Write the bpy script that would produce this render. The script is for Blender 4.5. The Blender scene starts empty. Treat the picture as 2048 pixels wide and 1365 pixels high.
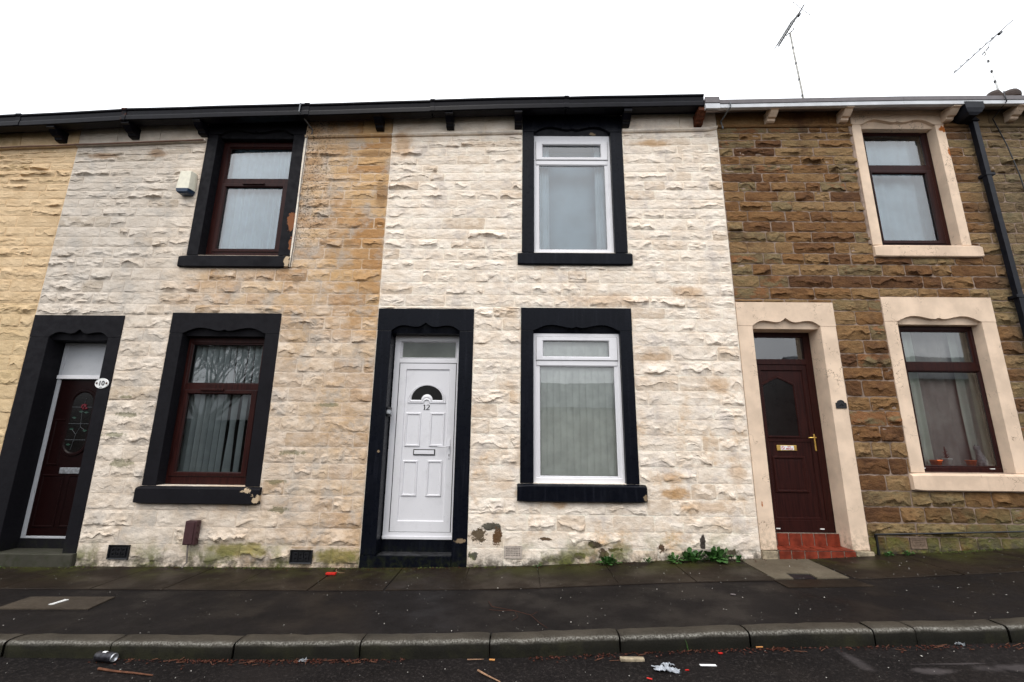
import bpy, bmesh, math, random
from mathutils import Vector, Matrix, noise
random.seed(12)
rnd = random.random
C = bpy.context.scene.collection
SC = bpy.context.scene
PI = math.pi

# ------------------------------------------------------------------ camera
D, EYE = 5.8, 1.45
PITCH, YAW, ROLL = math.radians(12.74), math.radians(-0.6), math.radians(0.59)
FWD = Vector((math.sin(YAW)*math.cos(PITCH), math.cos(YAW)*math.cos(PITCH), math.sin(PITCH)))
r0 = Vector((math.cos(YAW), -math.sin(YAW), 0)); u0 = r0.cross(FWD)
RGT = math.cos(ROLL)*r0 + math.sin(ROLL)*u0
UP = -math.sin(ROLL)*r0 + math.cos(ROLL)*u0
cam_d = bpy.data.cameras.new('camera'); cam = bpy.data.objects.new('camera', cam_d); C.objects.link(cam)
m = Matrix((RGT, UP, -FWD)).transposed().to_4x4(); m.translation = Vector((0, -D, EYE)); cam.matrix_world = m
cam_d.sensor_width = 36; cam_d.lens = 900/2048*36; cam_d.clip_end = 500; cam_d.clip_start = .05
SC.camera = cam
def proj(x, y, z):
    d = Vector((x, y+D, z-EYE)); w = d.dot(FWD)
    return 1024+900*d.dot(RGT)/w, 682.5-900*d.dot(UP)/w

# ------------------------------------------------------------------ sky: overcast
SUN_EL, SUN_AZ = math.radians(52), math.radians(200)
W = bpy.data.worlds.new('World'); SC.world = W; W.use_nodes = True
nt = W.node_tree; nt.nodes.clear()
def wn(t, **k):
    n = nt.nodes.new(t)
    for a, b in k.items(): setattr(n, a, b)
    return n
sky = wn('ShaderNodeTexSky', sky_type='NISHITA', sun_disc=False, sun_elevation=SUN_EL, sun_rotation=SUN_AZ)
tc = wn('ShaderNodeTexCoord'); sp = wn('ShaderNodeSeparateXYZ'); nt.links.new(tc.outputs['Generated'], sp.inputs[0])
mr = wn('ShaderNodeMapRange'); mr.inputs[1].default_value = 0; mr.inputs[2].default_value = 1; mr.inputs[3].default_value = 10.5; mr.inputs[4].default_value = 23
nt.links.new(sp.outputs[2], mr.inputs[0])
cn = wn('ShaderNodeTexNoise'); cn.inputs['Scale'].default_value = 2.4; cn.inputs['Detail'].default_value = 5
nt.links.new(tc.outputs['Generated'], cn.inputs['Vector'])
cm = wn('ShaderNodeMapRange'); cm.inputs[1].default_value = .3; cm.inputs[2].default_value = .7; cm.inputs[3].default_value = .68; cm.inputs[4].default_value = 1.2
nt.links.new(cn.outputs['Fac'], cm.inputs[0])
mu = wn('ShaderNodeMath', operation='MULTIPLY'); nt.links.new(mr.outputs[0], mu.inputs[0]); nt.links.new(cm.outputs[0], mu.inputs[1])
cc = wn('ShaderNodeMix', data_type='RGBA', blend_type='MULTIPLY'); cc.inputs[0].default_value = 1
cc.inputs[6].default_value = (.955, .98, 1.02, 1); nt.links.new(mu.outputs[0], cc.inputs[7])
mx = wn('ShaderNodeMix', data_type='RGBA'); mx.inputs[0].default_value = .94
nt.links.new(sky.outputs[0], mx.inputs[6]); nt.links.new(cc.outputs[2], mx.inputs[7])
bg = wn('ShaderNodeBackground'); bg.inputs[1].default_value = .12; nt.links.new(mx.outputs[2], bg.inputs[0])
wo = wn('ShaderNodeOutputWorld'); nt.links.new(bg.outputs[0], wo.inputs[0])
sd = bpy.data.lights.new('sun', 'SUN'); sd.energy = 1.1; sd.angle = math.radians(22); sd.color = (1, .93, .84)
so = bpy.data.objects.new('sun', sd); C.objects.link(so)
so.rotation_euler = Vector((-math.sin(SUN_AZ)*math.cos(SUN_EL), -math.cos(SUN_AZ)*math.cos(SUN_EL), -math.sin(SUN_EL))).to_track_quat('-Z', 'Y').to_euler()
SC.view_settings.view_transform = 'Standard'; SC.view_settings.look = 'None'
SC.view_settings.exposure = .08; SC.view_settings.gamma = 1

# ------------------------------------------------------------------ materials
class Mat:
    def __init__(s, name):
        s.m = bpy.data.materials.new(name); s.m.use_nodes = True; s.t = s.m.node_tree
        s.p = s.t.nodes['Principled BSDF']; s._pos = None; s.bumpout = None
    def n(s, t, **k):
        n = s.t.nodes.new(t)
        for a, b in k.items(): setattr(n, a, b)
        return n
    def put(s, sock, v):
        if hasattr(v, 'is_linked') or isinstance(v, bpy.types.NodeSocket): s.t.links.new(v, sock)
        else:
            if isinstance(v, tuple) and len(v) == 3 and sock.type == 'RGBA': v = v+(1,)
            sock.default_value = v
    def pos(s):
        if not s._pos: s._pos = s.n('ShaderNodeNewGeometry').outputs['Position']
        return s._pos
    def xyz(s):
        q = s.n('ShaderNodeSeparateXYZ'); s.put(q.inputs[0], s.pos()); return q.outputs
    def scale(s, v):
        q = s.n('ShaderNodeVectorMath', operation='MULTIPLY'); s.put(q.inputs[0], s.pos()); q.inputs[1].default_value = v; return q.outputs[0]
    def noise(s, sc, det=3, rough=.55, vec=None, dist=0):
        q = s.n('ShaderNodeTexNoise'); q.inputs['Scale'].default_value = sc; q.inputs['Detail'].default_value = det
        q.inputs['Roughness'].default_value = rough; q.inputs['Distortion'].default_value = dist
        s.put(q.inputs['Vector'], vec if vec is not None else s.pos()); return q.outputs['Fac']
    def math(s, op, a, b=0., c=0.):
        q = s.n('ShaderNodeMath', operation=op); s.put(q.inputs[0], a); s.put(q.inputs[1], b); s.put(q.inputs[2], c); return q.outputs[0]
    def mr(s, v, a, b, c=0., d=1., smooth=True):
        q = s.n('ShaderNodeMapRange'); q.interpolation_type = 'SMOOTHSTEP' if smooth else 'LINEAR'
        for i, k in enumerate((v, a, b, c, d)): s.put(q.inputs[i], k)
        return q.outputs[0]
    def mix(s, f, a, b, mode='MIX'):
        q = s.n('ShaderNodeMix', data_type='RGBA', blend_type=mode); s.put(q.inputs[0], f); s.put(q.inputs[6], a); s.put(q.inputs[7], b); return q.outputs[2]
    def ramp(s, f, stops, const=False):
        q = s.n('ShaderNodeValToRGB'); e = q.color_ramp.elements
        if const: q.color_ramp.interpolation = 'CONSTANT'
        while len(e) < len(stops): e.new(.5)
        for i, (p, c) in enumerate(stops): e[i].position = p; e[i].color = tuple(c)+(1,)
        s.put(q.inputs[0], f); return q.outputs[0]
    def attr(s, name):
        q = s.n('ShaderNodeAttribute'); q.attribute_name = name; return q.outputs['Fac']
    def bump(s, h, strength=.3, dist=.01):
        q = s.n('ShaderNodeBump'); q.inputs['Strength'].default_value = strength; q.inputs['Distance'].default_value = dist
        s.put(q.inputs['Height'], h)
        if s.bumpout: s.put(q.inputs['Normal'], s.bumpout)
        s.bumpout = q.outputs[0]; s.put(s.p.inputs['Normal'], s.bumpout)
    def done(s, col, rough=.8, spec=.3):
        s.put(s.p.inputs['Base Color'], col); s.put(s.p.inputs['Roughness'], rough); s.p.inputs['Specular IOR Level'].default_value = spec
        return s.m
    def ell(s, o, cx, cz, rx, rz, nz=None, amt=.35, w=.25):
        """mask of a ragged patch on the facade round (cx, cz)"""
        a = s.math('POWER', s.math('ABSOLUTE', s.math('DIVIDE', s.math('SUBTRACT', o[0], cx), rx)), 2.)
        b = s.math('POWER', s.math('ABSOLUTE', s.math('DIVIDE', s.math('SUBTRACT', o[2], cz), rz)), 2.)
        r = s.math('SQRT', s.math('ADD', a, b))
        if nz is not None: r = s.math('ADD', r, s.math('MULTIPLY', s.math('SUBTRACT', nz, .5), amt*4))
        return s.mr(r, 1., 1.-w, 0., 1.)

def plain(name, col, rough=.5, spec=.4, var=.12, vs=9, bump=0, bs=60, metal=0):
    M = Mat(name); f = M.noise(vs, 4)
    c = M.mix(M.mr(f, .3, .7), tuple(x*(1-var) for x in col), tuple(min(1, x*(1+var)) for x in col))
    if bump: M.bump(M.noise(bs, 3), bump, .004)
    M.p.inputs['Metallic'].default_value = metal
    return M.done(c, rough, spec)

def moss_col(M, col, o, zg0=.05, strength=1., height=.35, coly=(.12, .13, .03)):
    gz = M.math('SUBTRACT', o[2], M.math('MULTIPLY', M.math('MAXIMUM', M.math('ADD', o[0], 1.5), 0.), .041))
    near = M.mr(gz, height, -.05, 0., 1.)
    nn = M.noise(2.6, 5, .65)
    msk = M.math('MULTIPLY', near, M.mr(nn, .46, .62, 0., strength))
    c = M.mix(msk, col, coly)
    dirt = M.math('MULTIPLY', M.mr(gz, .16, -.03, 0., .9), M.mr(M.noise(9, 5, .7), .35, .62))
    return M.mix(dirt, c, (.07, .06, .045))

def painted_stone(name, light, dark, stone, tonehi=.75, mortar=False, zones=None):
    M = Mat(name); o = M.xyz()
    stretched = M.scale((1, 1, 1.6))
    big = M.noise(.8, 4, .6); mid = M.noise(4.5, 5, .62, stretched); fine = M.noise(38, 4, .7, stretched)
    tone = M.attr('tone')
    c = M.mix(M.mr(mid, .36, .66), light, dark)
    if not mortar:
        t = M.math('MULTIPLY', M.mr(tone, tonehi, 1.), M.mr(M.noise(7, 4, .6), .35, .6, .15, .75))
        c = M.mix(t, c, stone)
        c = M.mix(M.math('MULTIPLY', M.mr(tone, 0., .28, .35, 0.), .8), c, tuple(x*.8 for x in dark))
    if zones: c = zones(M, c, o, mid, big, tone, mortar)
    # thin dirty runs and specks in the paint
    c = M.mix(M.mr(fine, .56, .74, 0., .35), c, tuple(x*.55 for x in dark))
    sk = M.noise(75, 2, .6); rg = M.noise(2.1, 3, .6)
    c = M.mix(M.math('MULTIPLY', M.mr(sk, .66, .70), M.mr(rg, .56, .72, 0., .5)), c, (.06, .05, .04))
    c = moss_col(M, c, o)
    M.bump(M.noise(9, 6, .66, M.scale((1, 1, 2.0)), .4), .38, .03); M.bump(M.noise(40, 4, .65, stretched), .45, .01)
    M.bump(M.noise(120, 3, .6), .35, .003)
    return M.done(c, .88, .08)

def zone12(M, c, o, mid, big, tone, mortar):
    nz = M.noise(9, 5, .65)
    st = M.math('MULTIPLY', M.mr(M.noise(1.7, 6, .62), .5, .66), M.mr(M.math('ADD', M.math('MULTIPLY', o[2], -.14), .95), .2, .9, .12, .8))
    c = M.mix(M.math('MULTIPLY', st, M.mr(M.noise(13, 5, .7), .35, .65, .25, 1.)), c, (.58, .37, .19))
    gr = M.mr(M.noise(3.1, 5, .65), .50, .68, 0., .6)
    c = M.mix(gr, c, (.50, .44, .40))
    for (x, z, rx, rz, k) in ((1.95, .86, .3, .1, .8), (2.3, .7, .5, .1, .45), (.55, .72, .12, .08, .6), (-.15, .95, .18, .1, .35), (2.3, 3.45, .3, .12, .5),
                              (1.25, 3.33, .7, .15, .4), (.5, 5.25, .12, .04, .9), (1.8, 2.55, .3, .1, .4), (2.6, 2.2, .2, .15, .45), (2.75, 1.1, .15, .2, .4), (-1.7, 5.7, .2, .35, .6),
                              (2.0, 5.75, .35, .08, .6), (.2, .85, .3, .06, .5), (1.9, 1.05, .25, .08, .5)):
        c = M.mix(M.math('MULTIPLY', M.ell(o, x, z, rx, rz, nz, .35, .7), k), c, (.46, .25, .09))
    nf = M.noise(7, 7, .75)
    for (x, z, rx, rz, col) in ((-.45, .36, .10, .08, (.11, .08, .05)), (-.27, .46, .11, .05, (.10, .09, .07)), (-.22, .34, .05, .1, (.11, .06, .03)), (-.5, .13, .06, .05, (.09, .085, .07)),
                                (.98, .27, .1, .03, (.07, .05, .04)), (1.2, .22, .1, .03, (.1, .065, .045)), (1.05, .17, .06, .05, (.09, .06, .04)), (1.75, .24, .05, .05, (.1, .06, .04)),
                                (2.25, .3, .03, .08, (.05, .04, .035)), (.35, .33, .08, .02, (.12, .08, .05)), (.75, .14, .08, .03, (.1, .06, .05)), (2.6, .2, .08, .04, (.1, .08, .05))):
        c = M.mix(M.ell(o, x, z, rx, rz, nf, 1.15, .12), c, col)
    return c
def zone10(M, c, o, mid, big, tone, mortar):
    wig = M.math('MULTIPLY', M.math('SUBTRACT', M.noise(1.3, 4, .6), .5), 1.6)
    xx = M.math('ADD', o[0], wig)
    tan = M.math('MULTIPLY', M.mr(xx, -4.3, -2.9), M.mr(xx, -2.7, -2.0, .85, 1.5))
    up = M.mr(M.math('ADD', o[2], wig), 2.6, 3.5, .36, .92)
    under = M.math('MULTIPLY', M.mr(M.math('ADD', o[2], wig), 3.9, 3.7), M.math('MULTIPLY', M.mr(o[2], 3.0, 3.3), M.mr(xx, -5., -4.2, 0., .6)))
    f = M.math('MAXIMUM', M.math('MULTIPLY', tan, up), under)
    if mortar: f = M.math('MULTIPLY', f, .55)
    f = M.math('MINIMUM', M.math('MULTIPLY', f, M.mr(mid, .3, .62, .6, 1.05)), 1.)
    c = M.mix(f, c, M.mix(M.mr(tone, .2, .95), (.56, .355, .175), (.40, .215, .09)))
    lo_ = M.math('MULTIPLY', M.mr(M.noise(1.5, 6, .62), .44, .64), M.mr(o[0], -4.9, -2.8, .2, .8))
    c = M.mix(M.math('MULTIPLY', lo_, M.mr(M.noise(13, 5, .7), .35, .65, .25, 1.)), c, (.50, .335, .19))
    c = M.mix(M.mr(M.noise(3.1, 5, .65), .48, .66, 0., .6), c, (.42, .385, .345))
    c = M.mix(M.math('MULTIPLY', M.mr(o[0], -4.4, -5.6, 0., .35), M.mr(o[2], 2.6, 3.6)), c, (.46, .435, .40))
    # bare sandstone where the paint has gone, next to the upper window
    fl = M.noise(30, 5, .8, M.scale((1, 1, 1.5)))
    edge = M.math('MULTIPLY', M.math('MULTIPLY', M.mr(o[0], -2.35, -3.1), M.mr(o[0], -3.3, -3.2)), M.mr(o[2], 3.7, 4.4))
    c = M.mix(M.math('MULTIPLY', M.mr(fl, .53, .57), M.math('MULTIPLY', edge, .95)), c, (.055, .038, .022))
    nz = M.noise(9, 5, .65)
    for (x, z, rx, rz) in ((-2.35, 4.15, .12, .05), (-2.7, 4.15, .1, .05), (-2.1, 5.55, .3, .08), (-6.1, 5.5, .3, .07), (-5.3, 5.55, .2, .1), (-3.0, 3.6, .12, .08), (-1.95, 4.9, .12, .3)):
        c = M.mix(M.math('MULTIPLY', M.ell(o, x, z, rx, rz, nz, .3, .6), .7), c, (.26, .15, .07))
    # green algae drips between the door and the window, and mossy course at the foot
    for (x, z, rx, rz) in ((-5.0, 1.75, .18, .04), (-5.1, 1.5, .16, .035), (-4.95, 1.15, .16, .06), (-5.05, 1.98, .12, .02), (-2.8, 1.3, .2, .035), (-3.0, .95, .14, .035), (-2.4, 1.9, .2, .03), (-2.9, .62, .12, .04)):
        c = M.mix(M.math('MULTIPLY', M.ell(o, x, z, rx, rz, M.noise(16, 5, .7), .7, .4), .65), c, (.13, .13, .06))
    for (x, z, rx, rz) in ((-3.3, .16, .5, .1), (-2.1, .1, .35, .12)):
        c = M.mix(M.math('MULTIPLY', M.ell(o, x, z, rx, rz, M.noise(7, 5, .7), .4, .5), .8), c, (.2, .17, .035))
    return c
def zone8(M, c, o, mid, big, tone, mortar):
    return M.mix(M.mr(o[2], 3.6, 2.6, 0., .35), c, (.58, .45, .25))

PAINT = {
 'cream': dict(light=(.87, .775, .665), dark=(.75, .635, .515), stone=(.55, .42, .30), zones=zone12),
 'grey':  dict(light=(.76, .665, .56), dark=(.61, .515, .415), stone=(.40, .30, .195), zones=zone10),
 'ochre': dict(light=(.70, .525, .33), dark=(.60, .43, .255), stone=(.40, .28, .14), zones=zone8)}
MAT = {}
for k, v in PAINT.items():
    MAT[k] = painted_stone('painted_stone_'+k, **v)
    mv = dict(v); mv['light'] = tuple(min(.88, x*1.06) for x in v['light']); mv['dark'] = tuple(x*1.18 for x in v['dark'])
    MAT[k+'_mortar'] = painted_stone('painted_mortar_'+k, mortar=True, **mv)
def bare_stone():
    M = Mat('bare_sandstone'); o = M.xyz(); tone = M.attr('tone')
    st = M.scale((1, 1, 1.8)); mid = M.noise(5, 5, .65, st); fine = M.noise(30, 5, .7, st)
    t = M.math('ADD', M.math('ADD', M.math('MULTIPLY', tone, .95), .03), M.math('MULTIPLY', M.math('SUBTRACT', mid, .5), .7))
    c = M.ramp(t, [(0, (.085, .040, .020)), (.16, (.145, .070, .030)), (.32, (.205, .105, .042)), (.5, (.235, .136, .060)), (.66, (.27, .170, .082)), (.8, (.23, .156, .074)), (.92, (.18, .138, .074)), (1, (.225, .105, .045))])
    c = M.mix(M.mr(fine, .47, .7, 0., .5), c, (.075, .045, .025))
    c = M.mix(M.mr(M.noise(2.0, 5, .65), .5, .68, 0., .75), c, (.075, .036, .02))
    # greyer and greener to the right and low down
    c = M.mix(M.math('MULTIPLY', M.mr(o[0], 6.2, 6.9), .55), c, M.mix(M.mr(mid, .35, .65), (.20, .16, .095), (.12, .11, .07)))
    low = M.math('MULTIPLY', M.mr(o[2], 1.0, .35), M.mr(o[0], 4.4, 5.6))
    c = M.mix(M.math('MULTIPLY', low, M.mr(M.noise(3.3, 5, .65), .35, .6, .2, .85)), c, (.125, .125, .06))
    c = M.mix(M.math('MULTIPLY', M.mr(o[2], .45, .35), M.mr(M.noise(6, 5, .7), .4, .6, .1, .85)), c, (.13, .12, .03))
    c = moss_col(M, c, o, strength=.7)
    M.bump(M.noise(26, 6, .75, st), .9, .02); M.bump(M.noise(110, 3, .6), .4, .003)
    return M.done(c, .85, .12)
MAT['bare'] = bare_stone()
def bare_mortar():
    M = Mat('grey_lime_mortar'); c = M.mix(M.mr(M.noise(6, 5, .65), .35, .65), (.34, .255, .205), (.20, .145, .11))
    c = moss_col(M, c, M.xyz(), strength=.8)
    M.bump(M.noise(60, 3), .4, .004); return M.done(c, .9, .1)
MAT['bare_mortar'] = bare_mortar()

def surround_paint(name, col, rough, spec, chips=(), chipcol=(.42, .14, .04), streak=0, moss=.0, worn=(.5, .42, .33), wornamt=.0, bump=.3):
    M = Mat(name); o = M.xyz()
    c = M.mix(M.mr(M.noise(3, 4), .35, .65), col, tuple(x*.82 for x in col))
    if streak:
        f = M.noise(1., 4, .6, M.scale((26, 26, 1.4)))
        c = M.mix(M.mr(f, .5, .75, 0., streak), c, tuple(min(1, x*2.2+.012) for x in col) if col[0] < .2 else tuple(x*.72 for x in col))
    nf = M.noise(14, 5, .7)
    if wornamt: c = M.mix(M.mr(M.noise(38, 5, .75), .70-wornamt*.03, .74, 0., .7), c, worn)
    if 'peach' in name:
        ck = M.math('ABSOLUTE', M.math('SUBTRACT', M.noise(5.5, 4, .6), .5))
        c = M.mix(M.math('MULTIPLY', M.mr(ck, .0055, .002), M.mr(M.noise(2.3, 3), .5, .62)), c, (.16, .10, .06))
        c = M.mix(M.mr(M.noise(1.9, 6, .65), .5, .72, 0., .35), c, tuple(x*.68 for x in col))
        c = M.mix(M.math('MULTIPLY', M.mr(o[2], .6, .15), M.mr(M.noise(15, 5, .7), .42, .62, 0., .7)), c, (.22, .17, .11))
    for (x, z, rx, rz) in chips: c = M.mix(M.ell(o, x, z, rx*1.1, rz*1.1, nf, .9, .08), c, chipcol)
    if moss:
        c = M.mix(M.math('MULTIPLY', M.mr(o[2], .28, -.02), M.mr(M.noise(13, 6, .75), .42, .72, 0., moss)), c, (.022, .026, .010))
    M.bump(M.noise(55, 4, .6), bump, .004); M.bump(M.noise(6, 3), .2, .01)
    return M.done(c, M.mr(M.noise(12, 3), .3, .7, rough*.8, min(1, rough*1.25)), spec)
MAT['black'] = surround_paint('gloss_black_paint', (.0036, .0044, .0080), .3, .1, streak=.35, moss=.8, wornamt=.35, worn=(.3, .28, .26), chips=((-1.72, 1.33, .014, .014), (-.66, .29, .05, .025), (-.79, .78, .012, .012), (1.58, .8, .025, .03), (1.1, 5.93, .04, .02)), chipcol=(.22, .16, .1), bump=.35)
MAT['charcoal'] = surround_paint('charcoal_masonry_paint', (.0088, .0082, .0105), .6, .10, moss=.9, wornamt=.2, worn=(.35, .32, .28), chips=((-3.16, .75, .05, .05), (-3.3, .84, .05, .022), (-3.18, 3.86, .03, .09), (-3.19, 4.02, .03, .05), (-3.16, 5.76, .02, .03)), chipcol=(.5, .38, .25))
MAT['charcoal_rust'] = surround_paint('charcoal_paint_with_bare_patch', (.0088, .0082, .0105), .6, .10, chips=((-3.19, 4.46, .055, .13), (-3.17, 4.15, .02, .08)), chipcol=(.22, .085, .035))
MAT['peach'] = surround_paint('peach_masonry_paint', (.80, .62, .465), .8, .1, wornamt=.12, worn=(.25, .18, .11), streak=.14, bump=.25, chips=((6.24, 6.0, .06, .05), (6.26, 5.62, .035, .09), (3.0, .75, .008, .03), (4.6, 3.0, .001, .001)), chipcol=(.38, .12, .03))
MAT['peach_sill'] = surround_paint('peach_sill_paint', (.76, .58, .43), .8, .1, wornamt=.3, worn=(.12, .1, .06), streak=.3)
MAT['plinth'] = plain('lime_stained_plinth_stone', (.28, .23, .16), .9, .1, .5, 14, .6, 40)
def upvc(name, col, rough=.32, grime=.35):
    M = Mat(name); f = M.noise(5, 5, .7)
    c = M.mix(M.mr(f, .5, .75, 0., grime), col, tuple(x*.6 for x in col))
    c = M.mix(M.mr(M.noise(70, 3, .7), .68, .72, 0., .6), c, tuple(x*.25 for x in col))
    return M.done(c, rough, .4)
MAT['white'] = upvc('white_upvc', (.73, .72, .74), grime=.25); MAT['white_dim'] = upvc('white_painted_door_frame', (.42, .43, .45))
def mahogany():
    M = Mat('mahogany_grain_upvc'); f = M.noise(1, 4, .6, M.scale((60, 60, 3)))
    c = M.mix(M.mr(f, .4, .65), (.030, .0075, .006), (.016, .0042, .0038)); return M.done(c, .4, .14)
MAT['mahogany'] = mahogany()
MAT['dark_door'] = plain('dark_red_brown_door', (.008, .0022, .0022), .35, .1, .2, 20)
MAT['dark'] = plain('dark_void', (.006, .006, .007), .9, .1)
MAT['iron'] = plain('black_iron', (.008, .008, .01), .4, .5, .3, 20)
MAT['gasket'] = plain('black_gasket', (.006, .006, .006), .5)
MAT['brass'] = plain('polished_brass', (.75, .5, .14), .3, .5, .15, 20, metal=.9)
MAT['steel'] = plain('dull_steel', (.45, .46, .48), .35, .5, .3, 30, metal=.8)
MAT['room'] = plain('room_wallpaper', (.16, .155, .14), .9, .1, .1, 3)
MAT['net'] = plain('net_curtain', (.50, .62, .70), .95, .05, .1, 3)
MAT['blue_reflection'] = plain('sky_reflection_net', (.34, .47, .56), .95, .05, .1, 3)  # bluish tone stands in for sky reflected in the glass
MAT['mauve'] = plain('brick_reflection_net', (.40, .38, .355), .95, .05, .2, 3)  # warm tint painted in for the brick building's weak reflection
MAT['cloth'] = plain('pale_curtain', (.62, .68, .60), .95, .05, .1, 3)
MAT['blind'] = plain('vertical_blind_fabric', (.85, .87, .82), .9, .1, .1, 6)
MAT['blind_dark'] = plain('grey_blind_fabric', (.42, .47, .48), .9, .1, .1, 6)
MAT['gutter'] = plain('black_cast_gutter', (.0042, .0038, .0062), .35, .10, .4, 12, .2, 40)
MAT['rust'] = plain('rusted_iron', (.09, .028, .012), .75, .2, .5, 30, .4, 60)
MAT['gutter_brown'] = plain('grey_brown_plastic', (.12, .105, .108), .45, .4, .1, 12)
MAT['gutter_white'] = plain('pale_plastic', (.56, .57, .59), .4, .4, .1, 5)
MAT['soffit'] = plain('mauve_soffit', (.33, .285, .275), .6, .3, .15, 3)
MAT['grey_plastic'] = plain('grey_galvanised', (.16, .17, .18), .5, .4, .2, 20)
MAT['terracotta'] = plain('quarry_tile', (.17, .030, .015), .5, .15, .35, 11, .2, 40)
MAT['grout'] = plain('grey_grout', (.20, .16, .13), .9, .1, .4, 30)
MAT['alarm'] = plain('cream_plastic', (.72, .68, .55), .45, .3, .06, 20)
MAT['navy'] = plain('navy_plastic', (.012, .03, .065), .3, .5, .2, 20)
MAT['cablebox'] = plain('maroon_plastic', (.055, .024, .026), .5, .3, .15, 20)
MAT['grid_grey'] = plain('pale_air_brick', (.42, .36, .31), .8, .2, .2, 30)
MAT['grid_brown'] = plain('brown_air_brick', (.17, .12, .085), .8, .2, .2, 30)
MAT['wire'] = plain('grey_cable', (.2, .17, .15), .6, .3)
MAT['wire_brown'] = plain('brown_cable', (.17, .095, .065), .6, .3)
MAT['slate'] = plain('roof_slate', (.06, .065, .075), .6, .4, .3, 4, .3, 20)
MAT['sticker'] = plain('white_sticker', (.8, .8, .8), .4, .4, .02)
MAT['red'] = plain('red_plastic', (.50, .02, .015), .4, .2, .1)
MAT['ink'] = plain('black_ink', (.006, .006, .008), .5)
MAT['enamel'] = plain('white_enamel', (.8, .8, .78), .2, .5, .03)
MAT['leaf'] = plain('weed_leaf', (.035, .095, .02), .45, .4, .5, 30)
MAT['leaf2'] = plain('pale_weed_leaf', (.055, .125, .03), .45, .4, .4, 30)
MAT['mast'] = plain('weathered_alloy', (.34, .33, .3), .5, .4, .3, 25, metal=.3)
MAT['twig'] = plain('bare_twig', (.11, .045, .024), .8, .2, .3, 30)
MAT['twig_pale'] = plain('split_wood', (.26, .15, .09), .8, .2, .3, 30)
MAT['pot_white'] = plain('white_glazed_pot', (.88, .9, .88), .3, .5, .05)
MAT['pot_orange'] = plain('orange_pot', (.85, .17, .03), .4, .5, .2, 30)
MAT['cat'] = plain('grey_figurine', (.34, .34, .35), .6, .3, .4, 25)
MAT['cactus'] = plain('red_brown_succulent', (.2, .06, .05), .7, .2, .4, 40)
MAT['plastic_bag'] = plain('crumpled_film', (.30, .32, .35), .3, .5, .25, 40)
def glass_mat(name, refl=1.0, tint=(.93, .95, .94)):
    M = Mat(name); t = M.t; t.nodes.remove(M.p)
    fr = M.n('ShaderNodeFresnel'); fr.inputs[0].default_value = 1.5
    f = M.mr(fr.outputs[0], 0., 1., .13*refl, 1., False)
    tr = M.n('ShaderNodeBsdfTransparent'); tr.inputs[0].default_value = tint+(1,)
    gl = M.n('ShaderNodeBsdfGlossy'); gl.inputs['Roughness'].default_value = .015
    bp_ = M.n('ShaderNodeBump'); bp_.inputs['Strength'].default_value = .04; bp_.inputs['Distance'].default_value = .02
    M.put(bp_.inputs['Height'], M.noise(2.2, 2)); M.put(gl.inputs['Normal'], bp_.outputs[0])
    mxs = M.n('ShaderNodeMixShader'); M.put(mxs.inputs[0], f); M.put(mxs.inputs[1], tr.outputs[0]); M.put(mxs.inputs[2], gl.outputs[0])
    M.put(t.nodes['Material Output'].inputs[0], mxs.outputs[0]); return M.m
MAT['glass'] = glass_mat('window_glass')
MAT['glass_dark'] = plain('obscured_dark_glass', (.0075, .0065, .0062), .15, .2, .2, 9, .15, 60)
MAT['glass_frost'] = plain('frosted_glass', (.085, .095, .08), .25, .5, .25, 3, .1, 60)

def ground_mat(name, base, dark, fleck, rough, fk=.5, moss=0, specks=True, mossy=-.25):
    M = Mat(name); o = M.xyz()
    c = M.mix(M.mr(M.noise(1.2, 5, .65), .35, .65), base, dark)
    c = M.mix(M.mr(M.noise(45, 5, .85), .5, .72, 0., fk), c, fleck)
    c = M.mix(M.mr(M.noise(.7, 6, .6), .5, .7, 0., .5), c, tuple(x*1.5 for x in base))
    c = M.mix(M.mr(M.noise(6, 5, .7), .5, .72, 0., .45), c, tuple(x*.55 for x in dark))
    if 'road' in name:
        nn_ = M.noise(6, 6, .7)
        for (x, y, rx, ry, k) in ((2.75, -2.42, .16, .05, .6), (3.3, -2.40, .28, .06, .5), (2.35, -2.28, .06, .18, .4), (3.0, -2.33, .3, .012, .5), (-1.2, -2.5, .6, .1, .2)):
            a_ = M.math('POWER', M.math('ABSOLUTE', M.math('DIVIDE', M.math('SUBTRACT', o[0], x), rx)), 2.); b_ = M.math('POWER', M.math('ABSOLUTE', M.math('DIVIDE', M.math('SUBTRACT', o[1], y), ry)), 2.)
            r_ = M.math('ADD', M.math('SQRT', M.math('ADD', a_, b_)), M.math('MULTIPLY', M.math('SUBTRACT', nn_, .5), 2.))
            c = M.mix(M.mr(r_, 1.1, .3, 0., k), c, (.075, .065, .065))
    if moss:
        f = M.math('MULTIPLY', M.mr(o[1], mossy-.45, -.02), M.mr(M.noise(1.7, 5, .65), .42, .62, 0., moss))
        c = M.mix(f, c, (.034, .034, .010))
    if specks:
        v = M.n('ShaderNodeTexVoronoi'); v.inputs['Scale'].default_value = 5.5; M.put(v.inputs['Vector'], M.pos())
        r = M.n('ShaderNodeSeparateColor'); M.put(r.inputs[0], v.outputs['Color'])
        rad = M.math('MULTIPLY', M.mr(r.outputs[0], .5, 1.), .055)
        s_ = M.math('LESS_THAN', M.math('ADD', v.outputs['Distance'], M.math('MULTIPLY', M.math('SUBTRACT', M.noise(60, 3), .5), .04)), rad)
        c = M.mix(M.math('MULTIPLY', s_, .5), c, (.12, .11, .10))
    M.bump(M.noise(150, 3, .7), .5, .004); M.bump(M.noise(5, 3), .2, .01)
    return M.done(c, M.mr(M.noise(2.5, 4), .35, .65, rough-.15, rough+.15), .08)
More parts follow.
